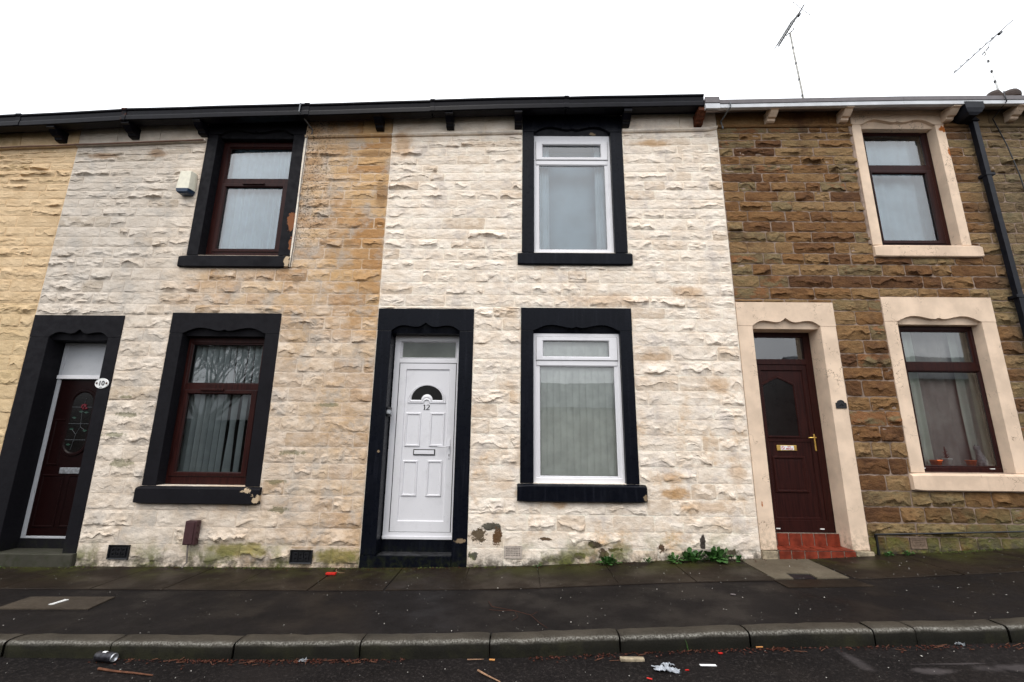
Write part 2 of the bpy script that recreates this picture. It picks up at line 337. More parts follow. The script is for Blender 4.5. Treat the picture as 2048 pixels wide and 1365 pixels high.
MAT['asphalt'] = ground_mat('damp_footway_asphalt', (.0105, .0086, .0083), (.0072, .0059, .0058), (.026, .0215, .020), .6)
MAT['road'] = ground_mat('coarse_road_asphalt', (.0098, .0080, .0078), (.006, .0049, .0048), (.06, .05, .046), .7, .75)
MAT['slab'] = ground_mat('damp_stone_flag', (.0195, .0138, .0098), (.0115, .0082, .0062), (.036, .027, .018), .5, .25, moss=.95)
MAT['concrete_patch'] = ground_mat('concrete_patch', (.058, .046, .034), (.038, .030, .023), (.12, .10, .08), .7, .5)
MAT['concrete_flag'] = ground_mat('pale_concrete_flag', (.125, .105, .075), (.08, .065, .045), (.17, .14, .11), .7, .5)
def kerb_mat():
    M = Mat('worn_gritstone_kerb'); at = M.attr('nose')
    g = M.noise(85, 4, .8, M.scale((1, .6, 1)))
    c = M.mix(M.mr(M.noise(3, 5, .6), .35, .65), (.050, .042, .032), (.030, .025, .019))
    c = M.mix(M.mr(g, .5, .7, 0., .4), c, (.10, .09, .07))
    worn = M.math('MULTIPLY', at, M.mr(g, .42, .6, .05, 1.)); c = M.mix(worn, c, (.21, .20, .175))
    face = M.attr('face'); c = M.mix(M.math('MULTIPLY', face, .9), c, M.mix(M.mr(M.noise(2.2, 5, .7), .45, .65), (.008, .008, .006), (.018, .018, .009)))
    M.bump(g, .6, .006); return M.done(c, .6, .12)
MAT['kerb'] = kerb_mat()
MAT['moss'] = plain('moss', (.05, .06, .015), .9, .1, .5, 20)
MAT['litterleaf'] = plain('wet_leaf_litter', (.055, .016, .009), .6, .15, .7, 60)
MAT['soil'] = plain('dark_grit', (.02, .014, .011), .9, .1, .4, 20, .5)
MAT['earth'] = plain('distant_ground', (.05, .055, .035), .9, .1, .3, 2)
MAT['redbrick'] = plain('red_brick_far', (.26, .11, .10), .85, .2, .2, 6)
MAT['added_dark'] = plain('added_dark_far', (.016, .015, .014), .9, .1, .2, 3)
MAT['palestone'] = plain('pale_stone_far', (.30, .27, .21), .85, .2, .2, 3)
MAT['bark'] = plain('tree_bark', (.05, .042, .035), .9, .1, .3, 8)

# ------------------------------------------------------------------ mesh helpers
WL = {}
def wloc(o): return WL.get(o, Vector((0, 0, 0)))
def mk(name, V, F, mat, parent=None, smooth=False, origin=None, stuff=False, label=None, attrs=None, cat=None, group=None, kind=None):
    if origin is None:
        lo = Vector((min(v[0] for v in V), min(v[1] for v in V), min(v[2] for v in V))); hi = Vector((max(v[0] for v in V), max(v[1] for v in V), max(v[2] for v in V)))
        origin = Vector(((lo.x+hi.x)/2, (lo.y+hi.y)/2, lo.z if parent is None else (lo.z+hi.z)/2))
    origin = Vector(origin)
    me = bpy.data.meshes.new(name)
    me.from_pydata([(v[0]-origin.x, v[1]-origin.y, v[2]-origin.z) for v in V], [], F)
    if attrs:
        for k, vals in attrs.items():
            a = me.attributes.new(k, 'FLOAT', 'POINT'); a.data.foreach_set('value', vals)
    if smooth: me.polygons.foreach_set('use_smooth', [True]*len(me.polygons))
    me.materials.append(mat if not isinstance(mat, str) else MAT[mat])
    me.update()
    o = bpy.data.objects.new(name, me); C.objects.link(o)
    if parent: o.parent = parent
    o.location = origin-wloc(parent) if parent else origin
    WL[o] = origin
    if stuff: o['kind'] = 'stuff'
    if kind: o['kind'] = kind
    if label: o['label'] = label
    if cat: o['category'] = cat
    if group: o['group'] = group
    return o
def root(name, loc, label, cat, group=None):
    o = bpy.data.objects.new(name, None); o.empty_display_size = .1; C.objects.link(o); o.location = loc; WL[o] = Vector(loc)
    o['label'] = label; o['category'] = cat
    if group: o['group'] = group
    return o
class B:
    """collects vertices and faces"""
    def __init__(s): s.V = []; s.F = []
    def add(s, V, F):
        n = len(s.V); s.V += [tuple(v) for v in V]; s.F += [tuple(i+n for i in f) for f in F]; return s
    def box(s, x0, x1, y0, y1, z0, z1, bev=0):
        if bev:
            bm = bmesh.new(); bmesh.ops.create_cube(bm, size=1)
            for v in bm.verts: v.co = Vector(((x0+x1)/2+v.co.x*(x1-x0), (y0+y1)/2+v.co.y*(y1-y0), (z0+z1)/2+v.co.z*(z1-z0)))
            bmesh.ops.bevel(bm, geom=bm.edges[:]+bm.verts[:], offset=bev, segments=2, affect='EDGES', profile=.6)
            bm.verts.index_update(); s.add([v.co[:] for v in bm.verts], [[v.index for v in f.verts] for f in bm.faces]); bm.free(); return s
        V = [(x, y, z) for x in (x0, x1) for y in (y0, y1) for z in (z0, z1)]
        return s.add(V, [(0, 1, 3, 2), (4, 6, 7, 5), (0, 4, 5, 1), (2, 3, 7, 6), (0, 2, 6, 4), (1, 5, 7, 3)])
    def loops(s, L, close=True, cap0=False, cap1=False):
        """L: list of equal length vertex loops"""
        n = len(L[0]); V = [v for l in L for v in l]; F = []
        for k in range(len(L)-1):
            for i in range(n if close else n-1):
                j = (i+1) % n; F.append((k*n+i, k*n+j, (k+1)*n+j, (k+1)*n+i))
        if cap0: F.append(tuple(range(n))[::-1])
        if cap1: F.append(tuple((len(L)-1)*n+i for i in range(n)))
        return s.add(V, F)
    def ring(s, rects, cap=False):
        """rects: list of (x0,x1,z0,z1,y)"""
        return s.loops([[(a, y, c), (b, y, c), (b, y, d), (a, y, d)] for a, b, c, d, y in rects], cap1=cap)
    def tube(s, pts, r, n=6, r1=None, caps=True):
        pts = [Vector(p) for p in pts]; L = []
        for i, p in enumerate(pts):
            d = (pts[min(i+1, len(pts)-1)]-pts[max(i-1, 0)]).normalized()
            a = d.cross(Vector((0, 0, 1)) if abs(d.z) < .9 else Vector((1, 0, 0))).normalized(); b = d.cross(a)
            rr = r if r1 is None else r+(r1-r)*i/(len(pts)-1)
            L.append([tuple(p+a*math.cos(2*PI*k/n)*rr+b*math.sin(2*PI*k/n)*rr) for k in range(n)])
        return s.loops(L, cap0=caps, cap1=caps)
    def lathe(s, prof, c, n=12):
        return s.loops([[(c[0]+r*math.cos(2*PI*k/n), c[1]+r*math.sin(2*PI*k/n), c[2]+z) for k in range(n)] for r, z in prof], cap0=True, cap1=True)
    def mk(s, name, mat, parent=None, **k): return mk(name, s.V, s.F, mat, parent, **k)
def box(name, x0, x1, y0, y1, z0, z1, mat, parent=None, bev=0, **k): return B().box(x0, x1, y0, y1, z0, z1, bev).mk(name, mat, parent, **k)

def lerp_tab(t, x):
    if x <= t[0][0]: return t[0][1]
    for (a, b), (c, d) in zip(t, t[1:]):
        if x <= c: return b+(d-b)*(x-a)/(c-a)
    return t[-1][1]
ZG = lambda x: lerp_tab([(-40, -.35), (-8, -.07), (-6, -.055), (-1.8, -.03), (0, .01), (1.6, .09), (2.9, .128), (3.4, .136), (4.2, .178), (6, .285), (9, .43), (40, 1.5)], x)
STR = lambda x: lerp_tab([(-12, 5.43), (-7.6, 5.636), (-6.4, 5.69), (-4.5, 5.78), (-3.1, 5.846), (0, 5.93), (1.56, 5.955), (2.92, 5.995), (2.925, 6.045), (4.77, 6.068), (6.44, 6.074), (12.5, 6.09)], x)   # string course
SOF = lambda x: lerp_tab([(-12, 5.62), (-7.7, 5.867), (-5.5, 6.012), (-2.5, 6.143), (-.27, 6.194), (2.7, 6.246), (3.44, 6.275), (7.1, 6.329), (12.5, 6.4)], x)   # underside of the eaves board at the wall
GUT = lambda x: lerp_tab([(-12, 5.71), (-7.48, 5.99), (-5.68, 6.105), (-2.86, 6.205), (-.27, 6.306), (2.65, 6.381)], x)
GUT14 = lambda x: lerp_tab([(2.8, 6.273), (5.45, 6.339), (7.2, 6.36), (12.5, 6.43)], x)
def warp(x, z):
    t = min(1, max(0, (z-4.3)/(5.85-4.3))); ref = 5.94 if x < 2.93 else 6.06
    return z+(STR(x)-ref)*t*t

# ------------------------------------------------------------------ setting
def strip(name, y0, y1, mat, dz0=0, dz1=0, x0=-60, x1=60, ny=2):
    xs = [x0+(x1-x0)*i/160 for i in range(161)]; xs += [q for q in (-8, -6, -1.8, 0, 1.6, 2.9, 4.2, 6, 9)]; xs = sorted(set(xs)); b = B()
    V = [(x, y0+(y1-y0)*j/ny, ZG(x)+dz0+(dz1-dz0)*j/ny) for x in xs for j in range(ny+1)]
    F = [(i*(ny+1)+j, (i+1)*(ny+1)+j, (i+1)*(ny+1)+j+1, i*(ny+1)+j+1) for i in range(len(xs)-1) for j in range(ny)]
    return mk(name, V, F, mat, kind='structure')
mk('ground', [(-150, -150, -.9), (150, -150, -.9), (150, 150, -.9), (-150, 150, -.9)], [(0, 1, 2, 3)], 'earth', kind='structure')
strip('road', -8.4, -2.03, 'road', -.12, -.105)
pav = strip('footway', -1.91, .25, 'asphalt', -.002, -.006)
kerb_root = strip('kerb_bed', -2.1, -1.86, 'soil', -.14, -.03)
far = strip('opposite_footway', -10.6, -8.4, 'asphalt', -.01, -.0)
WL[pav] = pav.location.copy(); WL[kerb_root] = kerb_root.location.copy()
# flags along the house fronts
sj = [-9.2, -8.1, -7.2, -6.2, -5.25, -4.32, -3.57, -2.9, -2.1, -1.33, -.535, .268, 1.06, 1.84, 2.64, 3.45, 4.52, 5.6, 6.6, 7.7]
for a, b in zip(sj, sj[1:]):
    if abs(a-2.64) < .01: continue
    j = .0035; t = (rnd()-.5)*.003; y0 = -.82+(rnd()-.5)*.012
    q = B(); z = lambda x, y: ZG(x)+.006+t+(.004 if y > -.4 else 0)
    sk = (rnd()-.5)*.03
    A = [(a+j+sk, y0), (b-j+sk*.3, y0), (b-j, .03), (a+j, .03)]
    q.loops([[(x, y, ZG(x)-.03) for x, y in A], [(x, y, z(x, y)-.004) for x, y in A], [(x+(.005 if x < (a+b)/2 else -.005), y+(.005 if y < -.4 else -.005), z(x, y)) for x, y in A]], cap1=True)
    q.mk('paving_slab', 'slab', pav)
def flag(name, A, mat, parent, up=.008, label=None):
    B().loops([[(x, y, ZG(x)-.02) for x, y in A], [(x, y, ZG(x)+up) for x, y in A]], cap1=True).mk(name, mat, parent, label=label)
flag('paving_slab', [(2.64, -.79), (2.83, -.79), (2.86, -.6), (3.1, -.62), (3.08, -.78), (3.4, -.78), (3.45, .03), (2.66, .03)], 'concrete_flag', pav, .012, 'pale concrete slab with a square notch')
flag('drain_cover', [(2.845, -.785), (3.065, -.775), (3.085, -.63), (2.87, -.61)], 'iron', pav, .004)
flag('drain_surround', [(2.62, -1.05), (3.45, -1.05), (3.42, -.80), (2.62, -.80)], 'slab', pav, .005)
flag('concrete_patch', [(-4.64, -1.39), (-3.81, -1.385), (-3.85, -1.055), (-4.66, -1.07)], 'concrete_patch', pav, .007)
flag('white_marker_strip', [(-4.262, -1.29), (-4.225, -1.29), (-4.205, -1.155), (-4.242, -1.155)], 'enamel', pav, .012)
# kerb
kj = [-9.8, -8.9, -8.0, -7.1, -6.2, -5.3, -4.6, -3.817, -3.013, -2.09, -1.145, -.181, .785, 1.745, 2.664, 2.978, 3.663, 4.6, 5.5, 6.4, 7.3, 8.2]
for a, b in zip(kj, kj[1:]):
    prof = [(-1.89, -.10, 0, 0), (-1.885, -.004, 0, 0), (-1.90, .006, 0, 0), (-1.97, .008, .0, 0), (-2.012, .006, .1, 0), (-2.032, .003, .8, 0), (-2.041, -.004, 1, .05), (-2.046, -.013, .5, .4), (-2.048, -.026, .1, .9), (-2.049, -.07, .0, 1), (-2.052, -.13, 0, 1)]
    dy = (rnd()-.5)*.016; dz = (rnd()-.5)*.012; V = []; F = []; n1 = []; n2 = []
    nx = max(5, int((b-a)/.05)); npf = len(prof); sh = .02*(rnd()-.5)
    for i in range(nx+1):
        u = i/nx; x = a+.006+(b-a-.012)*u; e = .005*max(0, 1-min(u, 1-u)*(b-a)/.02)*(1 if i in (0, nx) else 0)
        for (y, z, no, fa) in prof:
            k = noise.noise(Vector((x*9, y*12, z*12)))*.006+noise.noise(Vector((x*2, y*3, 4)))*.004
            V.append((x+sh*(y+1.97)*3, y+dy+k-(-1)*e, ZG(x)+z+dz+k*.8-e)); n1.append(max(0, min(1, no))); n2.append(fa)
    for i in range(nx):
        for j in range(npf-1): F.append((i*npf+j, i*npf+j+1, (i+1)*npf+j+1, (i+1)*npf+j))
    F.append(tuple(range(npf))); F.append(tuple(nx*npf+i for i in range(npf))[::-1])
    mk('kerb_stone', V, F, 'kerb', kerb_root, smooth=True, attrs={'nose': n1, 'face': n2})

# ------------------------------------------------------------------ houses
OPEN = {   # outer x0,x1, inner xi0,xi1, bottom, sill top, joint, top (outer stone edges)
 'w10u': dict(x=(-4.6, -3.147), xi=(-4.442, -3.32), zs=3.95, zj=5.868, zt=6.04, sill=(-4.68, -3.142, 3.765), rec=.14),
 'w12u': dict(x=(.062, 1.527), xi=(.232, 1.352), zs=4.02, zj=5.932, zt=6.2, sill=(.005, 1.58, 3.832), rec=.06),
 'w14u': dict(x=(4.9, 6.25), xi=(5.036, 6.12), zs=4.16, zj=6.07, zt=6.27, sill=(4.895, 6.36, 3.977), rec=.14),
 'w10g': dict(x=(-4.636, -3.165), xi=(-4.458, -3.347), zs=.888, zj=2.836, zt=3.115, sill=(-4.674, -3.134, .68), rec=.14),
 'w12g': dict(x=(.056, 1.529), xi=(.222, 1.368), zs=.965, zj=2.912, zt=3.222, sill=(.02, 1.604, .752), rec=.06),
 'w14g': dict(x=(4.872, 6.335), xi=(5.04, 6.148), zs=1.14, zj=3.072, zt=3.408, sill=(4.842, 6.42, .93), rec=.14),
 'd10': dict(x=(-6.505, -5.283), xi=(-6.25, -5.45), zs=.075, zj=2.766, zt=3.07, rec=.24, door=1),
 'd12': dict(x=(-1.856, -.573), xi=(-1.668, -.760), zs=.12, zj=2.895, zt=3.195, rec=.2, door=1),
 'd14': dict(x=(2.932, 4.222), xi=(3.125, 4.018), zs=.225, zj=2.996, zt=3.322, rec=.25, door=1)}
HOLES = []
for k, o in OPEN.items():
    z0 = o['sill'][2] if 'sill' in o else -1
    HOLES.append((o['x'][0], o['x'][1], o['zs'] if 'sill' in o else -1, o['zt']))
    if 'sill' in o: HOLES.append((o['sill'][0], o['sill'][1], o['sill'][2], o['zs']))
VENTS = [(-4.893, -4.64, .04, .20, 'iron', 'b'), (-2.69, -2.425, .02, .17, 'iron', 'b'), (-.131, .085, .105, .245, 'grid_grey', 'g'), (2.116, 2.345, .11, .235, 'grid_grey', 'g'), (4.712, 4.905, .27, .39, 'grid_brown', 'g')]
for v in VENTS: HOLES.append((v[0]-.005, v[1]+.005, v[2]-.005, v[3]+.005))

ROWS_L = [-.32, -.16, .015, .215, .41, .6, .79, .98, 1.17, 1.37, 1.555, 1.755, 1.935, 2.12, 2.32, 2.515, 2.715, 2.9, 3.08, 3.235, 3.40, 3.577, 3.758, 3.907, 4.07, 4.217, 4.365, 4.54, 4.69, 4.83, 4.98, 5.124, 5.265, 5.403, 5.556, 5.69, 5.80, 5.90]
ROWS_R = [-.2, .0, .2, .40, .556, .738, .923, 1.11, 1.313, 1.506, 1.703, 1.889, 2.072, 2.282, 2.449, 2.631, 2.811, 3.019, 3.209, 3.37, 3.535, 3.708, 3.872, 4.03, 4.198, 4.351, 4.506, 4.666, 4.819, 4.974, 5.125, 5.265, 5.405, 5.545, 5.684, 5.812, 5.93, 6.02]

def wall_back(house, x0, x1, mat, rows):
    xs = {x0, x1}; zs = {-.5}
    hs = [h for h in HOLES if h[1] > x0 and h[0] < x1]
    e = .004
    hs = [(a+e, b-e, c+e if c > 0 else c, d-e) for a, b, c, d in hs]
    for h in hs:
        for q in h[:2]:
            if x0 < q < x1: xs.add(q)
        for q in h[2:]:
            if q > -.5: zs.add(q)
    x = x0
    while x < x1: xs.add(x); x += .5
    zs.add(4.3); zs.add(4.8); zs.add(5.3); zs.add(6.0)
    xs = sorted(xs); zs = sorted(z for z in zs if z <= 6.0)
    V = []; idx = {}; F = []
    def vid(x, y, z):
        k = (round(x, 5), y, round(z, 5))
        if k not in idx: idx[k] = len(V); V.append((x, y, warp(x, z)))
        return idx[k]
    def solid(i, j):
        if i < 0 or j < 0 or i >= len(xs)-1 or j >= len(zs)-1: return False
        cx = (xs[i]+xs[i+1])/2; cz = (zs[j]+zs[j+1])/2
        return not any(a < cx < b and c < cz < d for a, b, c, d in hs)
    Y0, Y1 = (.0085 if x0 < 2.9 else .0095), .32
    for i in range(len(xs)-1):
        for j in range(len(zs)-1):
            if not solid(i, j): continue
            a, b, c, d = xs[i], xs[i+1], zs[j], zs[j+1]
            F.append((vid(a, Y0, c), vid(b, Y0, c), vid(b, Y0, d), vid(a, Y0, d)))
            F.append((vid(a, Y1, c), vid(a, Y1, d), vid(b, Y1, d), vid(b, Y1, c)))
            if not solid(i-1, j): F.append((vid(a, Y0, c), vid(a, Y0, d), vid(a, Y1, d), vid(a, Y1, c)))
            if not solid(i+1, j): F.append((vid(b, Y0, c), vid(b, Y1, c), vid(b, Y1, d), vid(b, Y0, d)))
            if not solid(i, j-1): F.append((vid(a, Y0, c), vid(a, Y1, c), vid(b, Y1, c), vid(b, Y0, c)))
            if not solid(i, j+1): F.append((vid(a, Y0, d), vid(b, Y0, d), vid(b, Y1, d), vid(a, Y1, d)))
    n = len(V); tone = [.5]*n
    # frieze of wall above the string course, up behind the gutter
    k = 0; b = B(); b.V = V; b.F = F; x = x0
    xs2 = [x0+(x1-x0)*i/12 for i in range(13)]
    L = []
    pass
    sk_ = [OPEN[q]['x'] for q in ('w10u', 'w12u', 'w14u') if x0 < OPEN[q]['x'][0] < x1]
    spans = [(x0, x1)] if not sk_ else [(x0, sk_[0][0]+.01), (sk_[0][1]-.01, x1)]
    for p_, q_ in spans:
        xs2 = [p_+(q_-p_)*i/10 for i in range(11)]
        b.loops([[(q, y, (warp(q, 6.0) if not top else SOF(q)+.2)) for q in xs2] for (y, top) in ((.0095, 0), (.0095, 1), (.32, 1), (.32, 0))], close=False)
    return mk('wall', b.V, b.F, mat, house, attrs={'tone': [.5]*len(b.V)})

def smooth01(t): t = max(0, min(1, t)); return t*t*(3-2*t)
def stone_geo(x0, x1, z0, z1, amp, joint, ym, seed):
    """one rock faced stone: margins near the wall plane, belly breaking out above a ragged underside"""
    x0 += joint/2; x1 -= joint/2; z0 += joint/2; z1 -= joint/2
    L = x1-x0; H = z1-z0; nx = max(4, int(L/.023)); V = []; F = []
    wL = rnd()**.6; wR = 1.15-wL*.8; wob = .08+.25*rnd(); lean = (rnd()-.5)*.3; f1 = 3+rnd()*5
    arch = rnd() < .4; ac = rnd(); base = .18+.30*rnd(); sharp = .02+.09*rnd(); top = .6+.7*rnd()
    N = lambda a, b, c: noise.noise(Vector((a, b, c)))
    c0 = [(rnd()-.5)*joint*.8 for _ in range(4)]; R = 9
    two = rnd() < .35; z2o = .3+.25*rnd()
    for i in range(nx+1):
        u = i/nx; x = x0+L*u
        zb = base+wob*N(x*f1, seed*3.7, 1)+.17*N(x*13, seed*1.3, 5)+.09*N(x*38, seed, 9)+lean*(u-.5)
        if arch: zb += .16*math.cos((u-ac)*PI*1.7)-.05
        zb = max(.08, min(.80, zb))
        e = smooth01(min(u, 1-u)*L/.03)**.8
        ca = amp*max(.08, .8+1.7*N(x*5.5, seed*2.1, 14)+.7*N(x*16, seed, 22))
        sh = max(.015, sharp*(1+1.5*N(x*12, seed, 31)))
        q = lambda t: zb+(1-zb)*t
        p2 = .55+.5*N(x*11, seed, 40); mid = .62 if not two else (.80 if p2 > .5 else .45)
        rows = [(0, 0), (zb*.4, .10), (max(.03, zb-sh), .30+.3*(N(x*9, seed, 50)+.5)), (zb, 1), (q(.14), .93), (q(.32), mid*1.1*top), (q(.55), .42*top), (q(.8), .18*top), (1, 0)]
        for k, (v, p) in enumerate(rows):
            xx = x; zz = z0+H*v
            if k in (0, R-1): zz += N(x*13, seed+k, 3)*joint*.7+N(x*40, seed+k, 8)*joint*.4; nn = 0
            else:
                rd = 1-abs(N(x*7, zz*26+x*2*lean, seed*1.7))*2.2
                nn = (N(x*14, zz*22, seed)*.6+N(x*40, zz*60, seed)*.22)*(.003+amp*.5)+wR*(rd-.35)*(.001+amp*.38)
            if i in (0, nx):
                xx += c0[0 if i else 1]*(1-v)+c0[2 if i else 3]*v+N(seed, zz*25, i)*joint*.5
                if k in (0, R-1): zz += (.008 if k == 0 else -.008)*(.4+rnd()*.6); xx += (.005 if i == 0 else -.005)
            V.append((xx, ym-e*ca*p*(.25+.75*wL)-(nn*e if p else 0)-.001*(p > 0), warp(xx, zz)))
    for i in range(nx):
        for k in range(R-1):
            a = i*R+k; b = (i+1)*R+k
            if (i+k) % 2: F.append((a, b, b+1)); F.append((a, b+1, a+1))
            else: F.append((a, b, a+1)); F.append((b, b+1, a+1))
    n = len(V)                                             # sides going back into the wall
    rim = [i*R for i in range(nx+1)]+[nx*R+k for k in range(1, R)]+[i*R+R-1 for i in range(nx-1, -1, -1)]+[k for k in range(R-2, 0, -1)]
    for q_ in rim: V.append((V[q_][0], .028, V[q_][2]))
    for t in range(len(rim)):
        a, b = rim[t], rim[(t+1) % len(rim)]; F.append((b, a, n+t, n+(t+1) % len(rim)))
    return V, F

def lay_stones(house, x0, x1, rows, mat, joint, ym, flat=.3, lmin=.2, lmax=.62, hi=1.0):
    out = []; prev = []
    for r, (z0, z1) in enumerate(zip(rows, rows[1:])):
        if z1 < ZG((x0+x1)/2)-.25: continue
        cuts = {x0, x1}
        rel = [h for h in HOLES if h[1] > x0 and h[0] < x1 and h[3] > z0+.005 and h[2] < z1-.005]
        for h in rel:
            for q in h[:2]:
                if x0 < q < x1: cuts.add(q)
        cuts = sorted(cuts); segs = []
        for a, b in zip(cuts, cuts[1:]):
            c = (a+b)/2; lo, hi_ = z0, z1; free = []
            pieces = [(z0, z1)]
            for h in rel:
                if h[0] < c < h[1]:
                    np_ = []
                    for p0, p1 in pieces:
                        if h[2] > p0: np_.append((p0, min(p1, h[2])))
                        if h[3] < p1: np_.append((max(p0, h[3]), p1))
                    pieces = np_
            for p in pieces:
                if p[1]-p[0] > .035: segs.append([a, b, p[0], p[1]])
        # join neighbours of equal height
        m_ = []
        for s in sorted(segs, key=lambda q: (q[2], q[3], q[0])):
            if m_ and abs(m_[-1][1]-s[0]) < 1e-6 and m_[-1][2:] == s[2:]: m_[-1][1] = s[1]
            else: m_.append(list(s))
        newj = []
        for a, b, p0, p1 in m_:
            if b-a < .03: continue
            x = a
            while x < b-1e-6:
                L = lmin+(lmax-lmin)*rnd()**1.25
                for _ in range(6):
                    if any(abs(x+L-q) < .07 for q in prev): L += .05*(1 if rnd() < .6 else -1); L = max(.14, L)
                if b-(x+L) < .13: L = b-x
                if L > .75: L = L/2
                out.append((x, min(b, x+L), p0, p1)); newj.append(x+L); x += L
        prev = newj
    res = []
    for (a, b, p0, p1) in out:
        t = rnd()
        amp = (.003+.005*rnd() if t < flat else .009+.012*rnd() if t < .8 else .020+.014*rnd())*min(1, (p1-p0)/.14)*hi
        V, F = stone_geo(a, b, p0, p1, amp, joint, ym, rnd()*100)
        P = [proj(q, 0, warp(q, w)) for q, w in ((a, p0), (b, p0), (b, p1), (a, p1))]
        cx = sum(p[0] for p in P)/4; cy = sum(p[1] for p in P)/4
        vis = -15 < cx < 2063 and -15 < cy < 1380 and p1 > ZG(a)+.01
        area = abs(sum(P[i][0]*P[(i+1) % 4][1]-P[(i+1) % 4][0]*P[i][1] for i in range(4)))/2
        res.append((area if vis else 0, V, F, rnd()))
    res.sort(key=lambda q: -q[0]); rest = B(); tn = []
    for i, (ar, V, F, tone) in enumerate(res):
        if i < 300 and ar > 60: mk('stone', V, F, mat, house, attrs={'tone': [tone]*len(V)})
        else: rest.add(V, F); tn += [tone]*len(V)
    if rest.V: mk('stone_remainder', rest.V, rest.F, mat, house, attrs={'tone': tn}, stuff=True)
    return len(res)

def band_course(house, x0, x1, mat, skip=(), proud=.035):
    """string course under the eaves, and the row of plain stones above it"""
    segs = [(x0, x1)]
    for a, b in skip:
        ns = []
        for p, q in segs:
            if a > p: ns.append((p, min(a, q)))
            if b < q: ns.append((max(b, p), q))
        segs = [s for s in ns if s[1]-s[0] > .02]
    for a, b in segs:
        n = max(2, int((b-a)/.12)); L = []
        for i in range(n+1):
            x = a+(b-a)*i/n; z = STR(x); k = noise.noise(Vector((x*8, 2, 3)))*.004
            L.append([(x, .02, z-.045+k), (x, -proud*.5+k, z-.04+k), (x, -proud+k, z-.02), (x, -proud+k, z-.004), (x, .01, z+.008), (x, .02, z)])
        b_ = B().loops(L, cap0=True, cap1=True); b_.mk('string_course', mat, house, attrs={'tone': [.4]*len(b_.V)})
        x = a
        while x < b-.02:
            l = .45+.5*rnd()
            if b-(x+l) < .25: l = b-x
            V, F = stone_geo(x, x+l, 0, 1, .007, .008, .002, rnd()*50)
            V = []; L2 = []
            nn = max(3, int(l/.08))
            for i in range(nn+1):
                q = x+.004+(l-.008)*i/nn; zl = STR(q)+.004; zh = SOF(q)+.06
                L2.append([(q, .02, zl), (q, .004, zl+.004), (q, -.002-.006*rnd(), zl+.4*(zh-zl)), (q, -.001-.006*rnd(), zl+.7*(zh-zl)), (q, .004, zh), (q, .02, zh)])
            g = B().loops(L2, cap0=True, cap1=True); g.mk('frieze_stone', mat, house, attrs={'tone': [rnd()]*len(g.V)})
            x += l

WINW = [(-1, 0), (-.93, .2), (-.82, .62), (-.7, .92), (-.6, 1), (-.5, .97), (-.38, .82), (-.26, .6), (-.16, .47), (-.09, .45), (-.04, .58), (0, .68)]
DOORW = [(-1, 0), (-.93, .35), (-.82, .8), (-.7, 1), (-.6, 1), (-.48, .9), (-.36, .74), (-.26, .7), (-.17, .82), (-.09, 1.1), (-.04, 1.35), (0, 1.55)]
def wave(tab, u): return lerp_tab(tab, -abs(u))
def surround(house, key, mat, group_lbl=None, jm=None):
    o = OPEN[key]; (x0, x1), (a, b) = o['x'], o['xi']; zs, zj, zt, rec = o['zs'], o['zj'], o['zt'], o['rec']
    door = o.get('door'); zb = zs
    yb = rec+.10
    j = .003
    for s, (p, q) in enumerate(((x0, a), (b, x1))):
        bot = zs+.001
        if door: bot = {'d10': (.10, -.09), 'd12': (.122, -.08), 'd14': (.235, .24)}[key][s]
        box('jamb', p, q, -.002, yb, bot, zj-j, (jm if (jm and s) else mat), house, .006, smooth=False)
    # lintel
    amp = (.068 if not door else .064)*(1.25 if key[-1] == 'u' else 1.1)
    tab = DOORW if door else WINW; N = 48; d = .045; soff = zj-.028
    Lp = []
    xs = [x0]+[a+(b-a)*i/N for i in range(N+1)]+[x1]
    for i, x in enumerate(xs):
        inner = 0 < i < len(xs)-1
        u = (x-a)/(b-a)*2-1 if inner else -1
        w = wave(tab, u)*amp if inner else 0
        zf = zj+w
        if not inner: Lp.append([(x, -.004, zt), (x, -.004, zj), (x, .02, zj), (x, .05, zj), (x, yb, zj), (x, yb, zt)])
        else: Lp.append([(x, -.004, zt), (x, -.004, zf), (x, .04, max(soff, zf-.006)), (x, .055, soff), (x, yb, soff), (x, yb, zt)])
    g = B().loops(Lp, cap0=True, cap1=True)
    # smooth top outline
    g.mk('lintel', mat, house)
    if 'sill' in o:
        s0, s1, sz = o['sill']; V = []
        pr = -.055 if key[-1] == 'g' else -.04
        n = 14; L = []
        for i in range(n+1):
            x = s0+(s1-s0)*i/n; e = .010 if i in (0, n) else 0; k = noise.noise(Vector((x*6, 1, sz)))*.004
            r = .012
            L.append([(x, pr+e+k, sz+r+e), (x, pr+r+e, sz+e+k), (x, .03, sz+e), (x, yb, sz+e), (x, yb, zs+.004-e), (x, .0, zs-.003-e), (x, pr+r+e, zs-.016-e+k), (x, pr+e+k, zs-.03-e)])
        B().loops(L, cap0=True, cap1=True).mk('sill', 'peach_sill' if mat == 'peach' else mat, house)
    # room behind
    rm = B(); X0, X1, Z0, Z1, Y0, Y1 = a-.25, b+.25, zs-.3, zj+.15, max(.33, rec+.12), 2.3
    rm.add([(X0, Y0, Z0), (X1, Y0, Z0), (X1, Y0, Z1), (X0, Y0, Z1), (X0, Y1, Z0), (X1, Y1, Z0), (X1, Y1, Z1), (X0, Y1, Z1)], [(4, 5, 6, 7), (0, 4, 7, 3), (1, 2, 6, 5), (0, 1, 5, 4), (3, 7, 6, 2)])
    rm.mk('room', 'room', house)
    # packing between surround and the room
    pk = B(); pk.ring([(a-.1, b+.1, zs-.12 if not door else zs-.02, zj+.1, yb-.002), (X0, X1, Z0, Z1, Y0)]); pk.mk('reveal_lining', 'dark', house)

